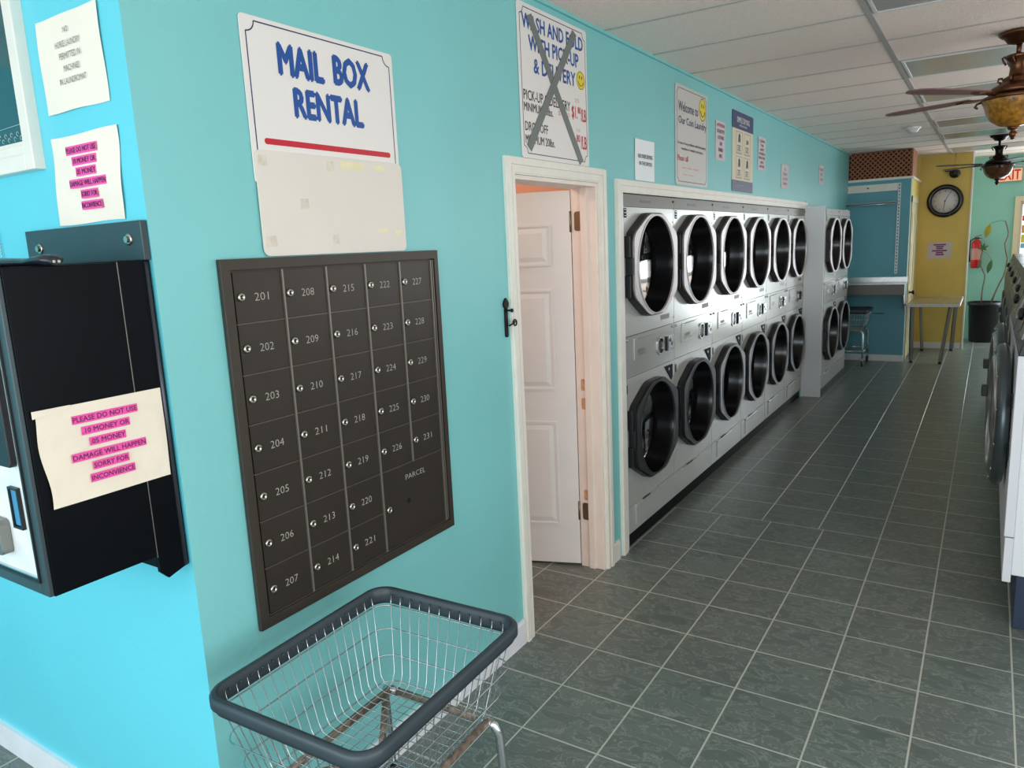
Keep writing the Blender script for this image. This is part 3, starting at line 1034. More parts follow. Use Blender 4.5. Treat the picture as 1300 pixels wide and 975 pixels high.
def dryer_door(parent, zc, name, face):
    cx = .372
    sh = soft([(a, b) for a, b in OCT], .05, 5)
    op = [(cx + a, zc + b) for a, b in sh]
    o1, i1 = hole_loops(op, cx, zc, .278, 72)
    d = MB().ring(F, o1, i1, .001, .040).build(name, BLACKM, parent)
    op2 = [(cx + a * .972, zc + b * .972) for a, b in sh]
    o2, i2 = hole_loops(op2, cx, zc, .276, 72)
    f_ = MB().ring(F, o2, i2, .040, .050).build('face_plate', face, d)
    c = circ(cx, zc, .279, 72); c2 = circ(cx, zc, .2725, 72)
    MB().ring(F, c, c2, .036, .053, smooth=True).build('inner_trim', face, d)
    MB().lathe(Fr(F.p(cx, zc, 0), F.u, F.v, F.n), [(.2735, .046), (.266, .01), (.258, -.06), (.248, -.085), (.274, -.088)], 64, cap=False).build('gasket', BLACKG, d)
    MB().lathe(Fr(F.p(cx, zc, 0), F.u, F.v, F.n), [(.250, -.084), (.248, -.088), (0, -.092)], 48, cap=False).build('glass', DGLASS, d)
    mb = MB()
    for z0, z1, w_ in ((zc + .05, zc + .165, .016), (zc - .165, zc - .045, .016)):
        mb.fbox(F, cx - .349, cx - .333, z0, z1, .001, .034)
    mb.fbox(F, cx - .342, cx - .333, zc - .045, zc + .05, .004, .046)
    mb.build('hinge', BLACKM, d, bevel=.003)
    return d


def dryer_stack():
    t = thing('stacked_dryer', (0, 0, 0))
    mb = MB()
    mb.box((-.75, 0, .08), (-.012, .012, 1.985)); mb.box((-.75, DW - .012, .08), (-.012, DW, 1.985))
    mb.box((-.75, .012, 1.97), (-.012, DW - .012, 1.985)); mb.box((-.75, .012, .08), (-.74, DW - .012, 1.97))
    mb.box((-.74, .012, .08), (-.012, DW - .012, .095)); mb.box((-.74, .012, .985), (-.012, DW - .012, 1.0))
    mb.build('cabinet', ENAMEL, t)
    for nm, z0, z1, zc in (('upper_front_panel', 1.223, 1.918, 1.600), ('lower_front_panel', .243, .988, .645)):
        o1, i1 = hole_loops([(.002, z0), (DW - .002, z0), (DW - .002, z1), (.002, z1)], .372, zc, .279, 64)
        MB().ring(F, o1, i1, -.012, 0).build(nm, ENAMEL, t)
        MB().lathe(Fr(F.p(.372, zc, 0), F.u, F.v, F.n), [(.275, -.09), (.30, -.14), (.30, -.56), (.28, -.58), (0, -.585)], 40, cap=False).build('drum', mat('drum_steel', (96, 96, 96), .35, metal=.7), t)
    cp = MB().fbox(F, .002, DW - .002, .991, 1.220, -.012, .001).build('control_panel', ENAMELC, t)
    cv = MB().prism(F, rrect(.125, .44, 1.078, 1.202, .004), .001, .007).build('cover_plate', ENAMELC, cp, bevel=.0015)
    MB().fbox(F, .172, .30, 1.100, 1.108, .007, .0078).fbox(F, .172, .27, 1.115, 1.135, .007, .0075).fbox(F, .18, .36, 1.196, 1.199, .007, .011).build('instruction_strip', DARKHEAD, cp)
    oc, ic = rrect(.475, .572, 1.056, 1.164, .035, 6), rrect(.485, .562, 1.066, 1.154, .028, 6)
    MB().ring(F, oc, ic, .001, .008).build('coin_chute', STEELBR, cp)
    MB().prism(F, ic, .001, .0016).build('coin_recess', BLACKG, cp)
    MB().fbox(F, .612, .738, 1.068, 1.152, .001, .010).build('coin_slot_plate', STEELBR, cp, bevel=.001)
    MB().fbox(F, .605, .628, 1.066, 1.154, .001, .016).prism(F, circ(.67, 1.125, .010), .01, .0115).prism(F, circ(.705, 1.10, .010), .01, .0115).build('coin_slide', BLACKM, cp)
    mb = MB()
    for a in (.032, .728):
        mb.lathe(Fr(F.p(a, 1.203, 0), F.u, F.v, F.n), [(.009, .001), (.009, .004), (.005, .009), (0, .010)], 12)
    mb.build('screw', LOCK, cp)
    ap = MB().fbox(F, .002, DW - .002, .082, .240, -.012, 0).build('base_panel', ENAMEL, t)
    MB().fbox(F, .118, .46, .112, .222, 0, .006).fbox(F, .112, .47, .222, .236, 0, .014).build('lint_cover', ENAMEL, ap, bevel=.002)
    MB().fbox(F, .22, .33, .236, .239, .002, .010).build('lint_latch', BLACKM, ap)
    MB().fbox(F, 0, DW, 0, .080, -.05, -.012).build('toe_kick', MATTEB, t)
    hd = MB().fbox(F, 0, DW, 1.920, 1.985, -.012, .003).build('header_strip', DARKHEAD, t)
    MB().fbox(F, .24, .40, 1.944, 1.958, .003, .0035).build('label_plate', mat('header_label', (92, 86, 80), .4), hd)
    MB().fbox(F, DW - .02, DW, 1.955, 1.967, .003, .008).build('latch_clip', BLACKM, hd)
    MB().fbox(F, .022, .058, 1.862, 1.912, 0, .0015).build('warning_sticker', MATTEB, t)
    MB().fbox(F, .008, .034, .905, .955, 0, .0015).build('warning_sticker', BLACKM, t)
    mb = MB()
    for z in (1.912, 1.896, 1.88): mb.fbox(F, .028, .052, z - .010, z - .005, .0015, .0018)
    mb.build('sticker_print', ENAMEL, t)
    MB().fbox(F, .54, .68, 1.262, 1.292, 0, .001).build('rating_plate', DARKHEAD, t)
    MB().prism(F, [(.590, .968), (.722, .968), (.722, .89), (.700, .872)], .0, .005).build('badge', MATTEB, t)
    MB().prism(F, circ(.66, .945, .010), .005, .0056).build('badge_emblem', LOCK, t)
    mb = MB()
    for a, z in ((.715, .262), (.715, .225), (.745, 1.26), (.745, 1.84)):
        mb.lathe(Fr(F.p(a, z, 0), F.u, F.v, F.n), [(.005, 0), (.005, .002), (0, .004)], 10)
    mb.build('panel_screw', LOCK, t)
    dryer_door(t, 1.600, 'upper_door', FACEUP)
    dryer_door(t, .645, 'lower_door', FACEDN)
    return t


proto = dryer_stack()
ordn = ['first stacked dryer in the framed row, nearest the open doorway',
        'second stacked dryer from the open doorway, below the Welcome sign',
        'third stacked dryer from the doorway, below the navy-topped cream poster',
        'fourth stacked dryer from the doorway, below the notice right of the poster',
        'fifth stacked dryer from the doorway, second from the white side panel',
        'sixth stacked dryer from the doorway, touching the white side panel']
stacks = []
for i in range(6):
    o = proto if i == 0 else dup(proto)
    o.location = (0, RY0 + .024 + i * .7665, 0)
    tag(o, ordn[i], 'dryer', 'stacked dryers in the framed recess')
    stacks.append(o)
for j in range(2):
    o = dup(proto)
    o.location = (.195, 8.375 + j * .768, 0)
    tag(o, ['stacked dryer right behind the tall white side panel', 'farthest stacked dryer, last before the far laundry cart'][j], 'dryer', 'stacked dryers beyond the white side panel')
    stacks.append(o)


def recolour(o, m, names):
    for c in o.children_recursive:
        base = c.name.split('.')[0]
        if base in names:
            c.material_slots[0].link = 'OBJECT'
            c.material_slots[0].material = m


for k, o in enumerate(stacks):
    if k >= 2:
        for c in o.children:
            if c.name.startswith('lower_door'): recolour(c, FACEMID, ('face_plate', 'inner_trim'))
t = thing('side_panel', (0, 8.33, 0), 'tall white side panel standing out between the two dryer banks', 'panel')
MB().box((-.02, 8.318, .0), (.195, 8.352, 2.012)).build('board', WENAMEL, t, world=True, bevel=.002)
MB().box((.0, 8.312, 0), (.012, 8.318, 2.07)).build('edge_strip', TRIM, t, world=True)
# side walls for the protruding bank
structure(MB().box((0, 9.92, 0), (.17, 9.94, 2.0)), 'trim_7', TRIM)

# ================================================================== COIN CHANGER
cm = thing('change_machine', (-.27, 1.03, .93), 'black wall-mounted coin changer with a notice taped on its side', 'change machine')
X1 = -.012
# mounting bracket
br = MB().box((-.54, 1.012, 1.742), (-.002, 1.0285, 1.833)).build('mounting_bracket', SLATE, cm, world=True, bevel=.0015)
for x, z in ((-.472, 1.785), (-.055, 1.791)):
    FB = Fr((x, 1.012, z), (1, 0, 0), (0, 0, 1), (0, -1, 0))
    MB().lathe(FB, [(.014, 0), (.014, .002), (.010, .003)], 20).prism(FB, circ(0, 0, .0085, 6), .002, .009).build('bolt', LOCK, br, world=True)
# back channel: folded steel running down the wall, longer than the box
FS = Fr((X1, 0, 0), (0, 1, 0), (0, 0, 1), (-1, 0, 0))
mb = MB().prism(FS, [(.952, .990), (.972, .968), (.985, .972), (1.012, .980), (1.0285, .984), (1.0285, 1.742), (.952, 1.742)], 0, .012)
mb.prism(FS, [(.952, .990), (.972, .968), (.985, .972), (1.012, .980), (1.0285, .984), (1.0285, 1.742), (.952, 1.742)], .50, .512)
mb.box((X1 - .50, .952, 1.0), (X1 - .012, .956, 1.742))
mb.build('back_channel', BLACK, cm, world=True, bevel=.001)
mb = MB().tube([(X1 + .001, 1.019, .985), (X1 + .001, 1.019, 1.738)], .005, 8)
mb.build('rolled_edge', mat('grey_rolled_edge', (70, 72, 78), .3, metal=.6), cm, world=True)
# cabinet
mb = MB().box((X1 - .50, .712, 1.032), (X1, .949, 1.739))
mb.build('cabinet', BLACK, cm, world=True, bevel=.0025)
MB().box((X1 - .001, .949, 1.03), (X1 + .0006, .951, 1.74)).build('seam', STEELD, cm, world=True)
# door on the front: dark frame, bright lining, white panel with a small window
FF = WY(0, .712)
dr = frame4(MB(), FF, X1 - .50, X1 - .002, 1.034, 1.737, .028, 0, .010).build('front_door', SLATE, cm, world=True, bevel=.002)
frame4(MB(), FF, X1 - .474, X1 - .028, 1.062, 1.709, .006, 0, .014).build('door_trim', BLACKM, dr, world=True)
frame4(MB(), FF, X1 - .468, X1 - .034, 1.068, 1.703, .005, 0, .012).build('chrome_trim', CHROME, dr, world=True)
WPAN = mat('worn_white_panel', (225, 230, 228), .35, noise=.12, nscale=14)
MB().fbox(FF, X1 - .463, X1 - .039, 1.073, 1.698, 0, .006).build('front_panel', WPAN, dr, world=True)
pb = MB().prism(FF, rrect(X1 - .40, X1 - .055, 1.32, 1.58, .01), .006, .02).build('bill_panel', BLACKM, dr, world=True, bevel=.002)
MB().fbox(FF, X1 - .30, X1 - .18, 1.44, 1.47, .02, .035).build('bill_slot', STEELD, pb, world=True)
MB().fbox(FF, X1 - .100, X1 - .070, 1.185, 1.265, .006, .010).build('blue_card', PHOTO1, dr, world=True)
frame4(MB(), FF, X1 - .106, X1 - .064, 1.178, 1.272, .005, .006, .014).build('card_frame', BLACKM, dr, world=True)
MB().prism(FF, rrect(X1 - .33, X1 - .14, 1.11, 1.19, .012), .006, .03).build('coin_cup', STEELD, dr, world=True, bevel=.002)

# handheld device resting on top of the machine
t = thing('handheld_device', (-.10, .80, 1.739), 'black handheld device lying on top of the coin changer', 'device')
mb = MB()
n_ = 10
prof = [(.0, .010, .010), (.006, .018, .016), (.03, .023, .018), (.07, .023, .017), (.10, .019, .013), (.14, .022, .014), (.24, .026, .017), (.27, .022, .014), (.28, .010, .008)]
rings = []
for s_, hw, hh in prof:
    rings.append(mb.add([(.030 - s_, .80 + hw * cos(2 * pi * k / 12), 1.7395 + hh * (1 + sin(2 * pi * k / 12)) * .62) for k in range(12)]))
for a, b in zip(rings, rings[1:]):
    for k in range(12): mb.face([a + k, a + (k + 1) % 12, b + (k + 1) % 12, b + k], True)
mb.face([rings[0] + k for k in range(12)]); mb.face([rings[-1] + k for k in reversed(range(12))])
mb.build('body', mat('device_black', (32, 38, 46), .25), t, world=True)
FD = Fr((.0302, .80, 1.7462), (0, 1, 0), (0, 0, 1), (1, 0, 0))
MB().prism(FD, circ(-.005, 0, .003, 10), 0, .001).prism(FD, circ(.005, 0, .003, 10), 0, .001).build('button', LOCK, t, world=True)

# thin hanging chain left of the machine
t = thing('hanging_chain', (-.722, 1.02, 1.74), 'thin silver bead chain hanging on the cyan wall under the window', 'chain')
mb = MB()
for k in range(26):
    z = 1.74 + k * .0085
    mb.lathe(Fr((-.715 - .0004 * k, 1.0245, z), (1, 0, 0), (0, 1, 0), (0, 0, 1)), [(0, -.003), (.0026, -.0015), (.003, 0), (.0026, .0015), (0, .003)], 8)
mb.tube([(-.715, 1.0245, 1.74), (-.7255, 1.0245, 1.955)], .0008, 5)
mb.build('beads', CHROME, t, world=True)
MB().box((-.732, 1.018, 1.955), (-.720, 1.0295, 1.967)).build('hook', LOCK, t, world=True)

# notices on the cyan wall and on the machine -----------------------------
FY = WY(0, 1.03)
MSG = ['PLEASE DO NOT USE', '.10 MONEY OR', '.05 MONEY', 'DAMAGE WILL HAPPEN', 'SORRY FOR', 'INCONVIENCE']
tn = thing('notice', (-.22, 1.03, 2.11), 'white sheet about horse laundry on the cyan wall beside the window', 'notice')
mb = MB().grid(lambda u_, v_: FY.p(-.356 + .275 * u_ + .0015 * sin(v_ * 7), 2.108 + .216 * v_ - .001 * sin(u_ * 9 + v_), .002 + .0015 * (1 + sin(u_ * 5 + v_ * 3))), 14, 12)
mb.build('sheet', PAPER, tn, world=True, fix=False)
letters(tn, FY, [('NO', -.233, -.211, 2.281, 2.294), ('HORSE LAUNDRY', -.277, -.166, 2.251, 2.265), ('PERMITTED IN', -.265, -.171, 2.224, 2.238), ('MACHINES', -.252, -.182, 2.196, 2.210), ('IN LAUNDROMAT', -.277, -.159, 2.168, 2.182)], INK_GREY, c=.0056)


def pink_notice(tn, F, rows, c, hl=None):
    mb = MB()
    for (a0, a1, b0, b1) in rows: mb.prism(F, [(a0, b0), (a1, b0), (a1, b1), (a0, b1)], c, c + .0004)
    mb.build('highlight', PINK, tn, world=True)
    letters(tn, F, [(s_, a0 + .002, a1 - .002, b0 + (b1 - b0) * .2, b1 - (b1 - b0) * .2) for s_, (a0, a1, b0, b1) in zip(MSG, rows)], INK_PLUM, c=c + .0008, bold=.01)


tn = thing('notice', (-.23, 1.03, 1.84), 'white notice with pink highlighted lines on the cyan wall above the coin changer', 'notice', 'pink highlighted notices')
mb = MB().grid(lambda u_, v_: FY.p(-.380 + .018 * v_ + .297 * u_ + .002 * sin(v_ * 9), 1.840 + .212 * v_ - .002 * sin(u_ * 6), .002 + .002 * (1 + sin(u_ * 6 + v_ * 7))), 16, 14)
mb.build('sheet', PAPER, tn, world=True, fix=False)
pink_notice(tn, FY, [(-.296, -.158, 2.005, 2.026), (-.275, -.166, 1.979, 2.000), (-.263, -.172, 1.953, 1.974), (-.300, -.135, 1.926, 1.947), (-.254, -.178, 1.899, 1.920), (-.258, -.165, 1.872, 1.893)], .0065)

FM = WX(X1)
tn = thing('notice', (X1, .87, 1.225), 'cream crumpled notice with pink highlighted lines on the side of the coin changer', 'notice', 'pink highlighted notices')
mb = MB().grid(lambda u_, v_: FM.p(.735 - .010 * v_ + (.275 + .012 * v_) * u_ + (.003 * sin(v_ * 8) * (1 - u_)), 1.224 + .216 * v_, .002 + .002 * (1 + sin(u_ * 4 + v_ * 6 + 1)) * (1 if u_ < .98 else .5)), 18, 14)
mb.build('sheet', PAPER2, tn, world=True, fix=False)
MB().prism(FM, [(.722, 1.425), (.80, 1.434), (.80, 1.441), (.722, 1.441)], .005, .008).build('folded_top', PAPER2, tn, world=True)
MR = [(.798, .947, 1.396, 1.415), (.815, .925, 1.369, 1.388), (.829, .912, 1.342, 1.361), (.787, .957, 1.313, 1.332), (.829, .912, 1.287, 1.306), (.820, .923, 1.260, 1.279)]
pink_notice(tn, FM, MR, .0068)


# ================================================================== LAUNDRY CART
def laundry_cart():
    t = thing('laundry_cart', (0, 0, 0))
    LX, LY, RZ_ = .243, .306, .735    # half sizes at rim, rim height (centre of tube)
    bx, by, bz = .185, .245, .485

    def ringpts(hx_, hy_, z, r, n=6):
        return [(a, b, z) for a, b in rrect(-hx_, hx_, -hy_, hy_, r, n)]
    # rubber bumper: rounded profile swept round the rim
    mb = MB()
    path = rrect(-LX, LX, -LY, LY, .05, 8)
    m = len(path)
    prof = [(.006, .013), (.0, .017), (-.008, .016), (-.014, .009), (-.014, -.013), (-.010, -.017), (-.004, -.016), (-.003, -.030), (.003, -.032), (.007, -.020)]
    # prof: (outward negative = out), use outward normals
    rings = []
    for k in range(m):
        p0, p1 = Vector(path[k - 1]), Vector(path[(k + 1) % m])
        d = (p1 - p0).normalized(); nn = Vector((d.y, -d.x))
        c = Vector(path[k])
        rings.append(mb.add([(c.x - nn.x * a, c.y - nn.y * a, RZ_ + b) for a, b in prof]))
    q = len(prof)
    for k in range(m):
        a, b = rings[k], rings[(k + 1) % m]
        for j in range(q): mb.face([a + j, a + (j + 1) % q, b + (j + 1) % q, b + j], True)
    mb.build('rubber_rim', RUBBER, t)
    # wires
    mb = MB()
    w = .0014
    nlev = 3
    for lv in range(nlev + 1):
        s_ = (lv + .0) / nlev
        z = RZ_ - .035 - (RZ_ - .035 - bz) * s_
        mb.tube(ringpts(LX - .008 - (LX - .008 - bx) * s_ + (.012 if lv else 0), LY - .008 - (LY - .008 - by) * s_ + (.012 if lv else 0), z, .05), .0020, 6, closed=True)
    ny, nx = 17, 12
    for k in range(ny):
        f_ = (k + .5) / ny * 2 - 1
        yt, yb = f_ * (LY - .03), f_ * (by - .008)
        mb.tube([(-LX + .006, yt, RZ_ - .005), (-LX + .010, yt, RZ_ - .03), (-bx - .006, yb, bz + .03), (-bx + .006, yb, bz + .008), (-bx + .03, yb, bz), (bx - .03, yb, bz), (bx - .006, yb, bz + .008), (bx + .006, yb, bz + .03), (LX - .010, yt, RZ_ - .03), (LX - .006, yt, RZ_ - .005)], w, 5)
    for k in range(nx):
        f_ = (k + .5) / nx * 2 - 1
        xt, xb = f_ * (LX - .03), f_ * (bx - .008)
        mb.tube([(xt, -LY + .006, RZ_ - .005), (xt, -LY + .010, RZ_ - .03), (xb, -by - .006, bz + .03), (xb, -by + .006, bz + .008), (xb, -by + .03, bz - .003), (xb, by - .03, bz - .003), (xb, by - .006, bz + .008), (xb, by + .006, bz + .03), (xt, LY - .010, RZ_ - .03), (xt, LY - .006, RZ_ - .005)], w, 5)
    mb.build('wire_basket', CHROME, t)
    mb = MB()
    for k in range(16):      # wire tips showing as studs inside the rim
        f_ = (k + .5) / 16 * 2 - 1
        for sx in (-1, 1):
            mb.lathe(Fr((sx * (LX - .007), f_ * (LY - .04), RZ_ - .004), (0, 1, 0), (0, 0, 1), (-sx, 0, 0)), [(.0045, 0), (.003, .003), (0, .004)], 8)
    for k in range(12):
        f_ = (k + .5) / 12 * 2 - 1
        for sy in (-1, 1):
            mb.lathe(Fr((f_ * (LX - .04), sy * (LY - .007), RZ_ - .004), (1, 0, 0), (0, 0, 1), (0, -sy, 0)), [(.0045, 0), (.003, .003), (0, .004)], 8)
    mb.build('rim_stud', RUBBER, t)
    # frame under the basket
    fr_ = MB()
    fz = bz - .016
    fx, fy = .17, .235
    fr_.tube([(-fx, -fy, fz), (-fx, fy, fz)], .011, 10); fr_.tube([(fx, -fy, fz), (fx, fy, fz)], .011, 10)
    fr_.tube([(-fx, fy, fz), (fx, fy, fz)], .011, 10); fr_.tube([(-fx, -fy, fz), (fx, -fy, fz)], .011, 10)
    fr_.tube([(-fx, fy - .02, fz), (-.02, .02, fz - .004)], .009, 8)
    fr_.tube([(-fx, -fy + .02, fz), (-.02, -.02, fz - .004)], .009, 8)
    fr_.tube([(-.02, -fy, fz), (-.02, fy, fz)], .009, 8)
    fr_.build('base_frame', RUST, t)
    for sx in (-1, 1):
        for sy in (-1, 1):
            l = MB().tube([(sx * (fx - .03), sy * fy, fz), (sx * (fx - .005), sy * fy, fz), (sx * (fx + .018), sy * (fy + .004), fz - .008), (sx * (fx + .03), sy * (fy + .01), fz - .035), (sx * (fx + .035), sy * (fy + .02), .25), (sx * (fx + .035), sy * (fy + .02), .115)], .0125, 12)
            lo = l.build('leg', CHROME, t)
    mb = MB()
    for sy in (-1, 1): mb.tube([(-fx - .035, sy * (fy + .02), .20), (fx + .035, sy * (fy + .02), .20)], .011, 10)
    for sx in (-1, 1): mb.tube([(sx * (fx + .035), -fy - .02, .20), (sx * (fx + .035), fy + .02, .20)], .011, 10)
    mb.build('lower_rail', CHROME, t)
    for sx in (-1, 1):
        for sy in (-1, 1):
            cx, cy = sx * (fx + .035), sy * (fy + .02)
            c = MB().box((cx - .016, cy - .018, .075), (cx + .016, cy + .018, .118)).box((cx - .018, cy - .014, .03), (cx - .013, cy + .014, .08)).box((cx + .013, cy - .014, .03), (cx + .018, cy + .014, .08)).build('caster', STEELD, t)
            MB().lathe(Fr((cx, cy, .041), (0, 1, 0), (0, 0, 1), (1, 0, 0)), [(.022, -.0115), (.038, -.0115), (.041, -.008), (.041, .008), (.038, .0115), (.022, .0115)], 24).build('wheel', RUBBERB, c)
    return t


cart = laundry_cart()
cart.location = (.4125, 1.222, 0)
cart.rotation_euler = (0, 0, radians(2.0))
tag(cart, 'wire laundry cart with dark rubber rim parked under the mailboxes', 'laundry cart')
c2 = dup(cart)
c2.location = (.135, 10.70, 0)
c2.rotation_euler = (0, 0, 0)
c2.scale = (.92, .92, .98)
tag(c2, 'small wire laundry cart parked under the steel counter at the far alcove', 'laundry cart')

# ================================================================== ALCOVE FITTINGS
FA = WY(0, AY)
t = thing('steel_counter', (.31, AY, .9), 'stainless steel wall counter with splash back across the blue alcove', 'counter')
MB().box((-.0, 10.60, 1.052), (.762, AY - .001, 1.062)).build('top', STEELBR, t, world=True, bevel=.002)
MB().box((0, 10.60, .918), (.762, 10.612, 1.052)).build('front_apron', mat('apron_steel', (96, 92, 86), .4, metal=.7), t, world=True, bevel=.002)
MB().box((0, AY - .013, 1.062), (.762, AY - .001, 1.125)).build('splash_back', STEELBR, t, world=True)
MB().prism(Fr((.728, 0, 0), (0, 1, 0), (0, 0, 1), (1, 0, 0)), [(10.62, 1.052), (AY - .001, 1.052), (AY - .001, .70), (AY - .05, .70)], 0, .012).build('bracket', STEELD, t, world=True)
t = thing('slotted_shelf_standard', (.615, AY, 1.17), 'vertical slotted metal shelf standard on the blue alcove wall', 'shelf standard')
MB().fbox(FA, .598, .632, 1.17, 2.33, 0.001, .012).build('strip', mat('standard_grey', (190, 196, 196), .4, metal=.5), t, world=True)
mb = MB()
for k in range(28): mb.fbox(FA, .609, .621, 1.185 + k * .041, 1.207 + k * .041, .012, .0128)
mb.build('slot', mat('slot_dark', (70, 84, 88), .6), t, world=True)
t = thing('thin_shelf', (.24, AY, 2.07), 'thin grey shelf high on the blue alcove wall', 'shelf')
MB().box((-.12, AY - .17, 2.085), (.60, AY - .014, 2.10)).build('board', mat('shelf_grey', (140, 150, 152), .4, metal=.3), t, world=True)
MB().tube([(-.12, AY - .15, 2.07), (.60, AY - .15, 2.07)], .008, 8).build('rail', CHROME, t, world=True)
t = thing('wall_rail', (.23, AY, 2.24), 'white wooden rail with two hooks above the thin alcove shelf', 'rail')
MB().fbox(FA, -.1, .595, 2.235, 2.33, .001, .02).build('board', TRIM, t, world=True, bevel=.002)
for x in (.0, .25):
    MB().lathe(Fr(FA.p(x, 2.285, .02), FA.u, FA.v, FA.n), [(.008, 0), (.006, .02), (.012, .028), (0, .034)], 12).build('hook', LOCK, t, world=True)
# drywall scrape mark slot on alcove (small vent slit)
t = thing('wall_slot', (.45, AY, .62), 'small dark horizontal slot low on the blue alcove wall', 'slot')
MB().fbox(FA, .36, .50, .635, .648, 0.0005, .003).build('slit', mat('slot_blue', (50, 92, 104), .6), t, world=True)

# lattice box on top of the alcove
t = thing('lattice_box', (.3, AY, 2.405), 'brown wooden lattice planter box on top of the blue alcove', 'lattice box')
lx0, lx1, lz0, lz1 = -.0, .748, 2.407, 2.740
MB().box((lx0, AY + .02, lz0), (lx1 - .012, AY + .60, lz1 - .005)).build('backing', LATTICED, t, world=True)
mb = MB(); mc = MB()
sp_ = .060
k = -10
while k * sp_ < lx1 - lx0 + .01:
    for sgn, mm, c0 in ((1, mb, .0), (-1, mc, .008)):
        x0 = lx0 + k * sp_; h = lz1 - lz0
        # strip from bottom to top at 45 degrees, clipped to the face
        a0, a1 = (x0, x0 + h) if sgn > 0 else (x0 + h, x0)
        w_ = .0098
        pts = []
        for s_ in (0, 1):
            pts.append((a0 + (a1 - a0) * s_, lz0 + h * s_))
        (xa, za), (xb, zb) = pts
        # clip
        def cl(xa, za, xb, zb):
            lo, hi = 0.0, 1.0
            dx = xb - xa
            for lim, sg in ((lx0 + .012, 1), (lx1 - .012, -1)):
                if abs(dx) < 1e-9: continue
                tt = (lim - xa) / dx
                if (dx > 0) == (sg > 0): lo = max(lo, tt)
                else: hi = min(hi, tt)
            return lo, hi
        lo, hi = cl(xa, za, xb, zb)
        if hi - lo > .05:
            p0 = (xa + (xb - xa) * lo, za + (zb - za) * lo); p1 = (xa + (xb - xa) * hi, za + (zb - za) * hi)
            mm.prism(FA, [(p0[0] - w_, p0[1]), (p0[0] + w_, p0[1]), (p1[0] + w_, p1[1]), (p1[0] - w_, p1[1])], -.016 + c0, -.008 + c0)
    k += 1
mb.build('lattice', LATTICE, t, world=True); mc.build('lattice', LATTICE, t, world=True)
MB().box((lx1 - .012, AY + .0, lz0), (lx1 + .006, AY + .60, lz1)).build('side_panel', LATTICE, t, world=True)

# ================================================================== YELLOW PARTITION THINGS
FP = WY(0, 12.4)
t = thing('wall_clock', (1.07, 12.4, 1.99), 'round wall clock with thick black rim on the yellow wall', 'clock')
zc = 2.105
CC = Fr(FP.p(1.067, zc, 0), FP.u, FP.v, FP.n)
MB().lathe(CC, [(.16, .001), (.225, .001), (.228, .02), (.212, .042), (.186, .046), (.165, .03), (.165, .012)], 48, cap=False).build('rim', BLACKG, t, world=True)
MB().lathe(CC, [(.168, .010), (.168, .014), (0, .014)], 40, cap=False).build('dial', CLOCKF, t, world=True)
mb = MB()
for k in range(12):
    a = radians(k * 30); mb.prism(CC, [(.145 * sin(a) + sx * .004 * cos(a) , .145 * cos(a) - sx * .004 * sin(a)) for sx in (-1, 1)] + [(.125 * sin(a) + sx * .004 * cos(a), .125 * cos(a) - sx * .004 * sin(a)) for sx in (1, -1)], .014, .0146)
mb.build('hour_mark', INK_GREY, t, world=True)
mb = MB()
for a, ln, w_ in ((28, .125, .005), (186, .13, .006)):
    a = radians(a); dx, dy = sin(a), cos(a)
    mb.prism(CC, [(-dy * w_, dx * w_), (dy * w_, -dx * w_), (dx * ln + dy * w_ * .4, dy * ln - dx * w_ * .4), (dx * ln - dy * w_ * .4, dy * ln + dx * w_ * .4)], .016, .018)
mb.prism(CC, circ(0, 0, .012, 14), .016, .021)
mb.build('hand', INK_GREY, t, world=True)
tn = thing('notice', (1.03, 12.4, 1.30), 'lavender notice with purple lines on the yellow wall under the clock', 'notice')
MB().fbox(FP, .878, 1.186, 1.30, 1.53, .001, .003).build('sheet', PVIOLET, tn, world=True)
rows = [(.955, 1.11, 1.49, 1.505), (.985, 1.085, 1.462, 1.477), (.992, 1.075, 1.435, 1.45), (.94, 1.125, 1.405, 1.42), (.99, 1.078, 1.378, 1.393), (.985, 1.09, 1.35, 1.365)]
mb = MB()
for a0, a1, b0, b1 in rows: mb.fbox(FP, a0, a1, b0 - .003, b1 + .003, .003, .0035)
mb.build('highlight', mat('purple_highlight', (150, 60, 150), .6), tn, world=True)
letters(tn, FP, [(s_, a0 + .003, a1 - .003, b0, b1) for s_, (a0, a1, b0, b1) in zip(MSG, rows)], INK_PLUM, c=.004, bold=.02)
t = thing('dome_camera', (1.17, 12.4, 2.42), 'small black dome camera hanging from a conduit on the yellow wall', 'camera')
MB().lathe(Fr((1.17, 12.33, 2.475), (1, 0, 0), (0, 1, 0), (0, 0, 1)), [(0, -.07), (.04, -.06), (.065, -.03), (.07, 0), (.06, .03), (.03, .045), (0, .048)], 24).build('dome', BLACKG, t, world=True)
MB().box((1.05, 12.33, 2.50), (1.20, 12.399, 2.515)).build('bracket', BLACKM, t, world=True)
MB().tube([(1.17, 12.392, 2.51), (1.17, 12.392, CZ)], .006, 8).build('conduit', YEL, t, world=True)
t = thing('power_cover', (1.30, 12.4, 1.6), None, None) if False else None

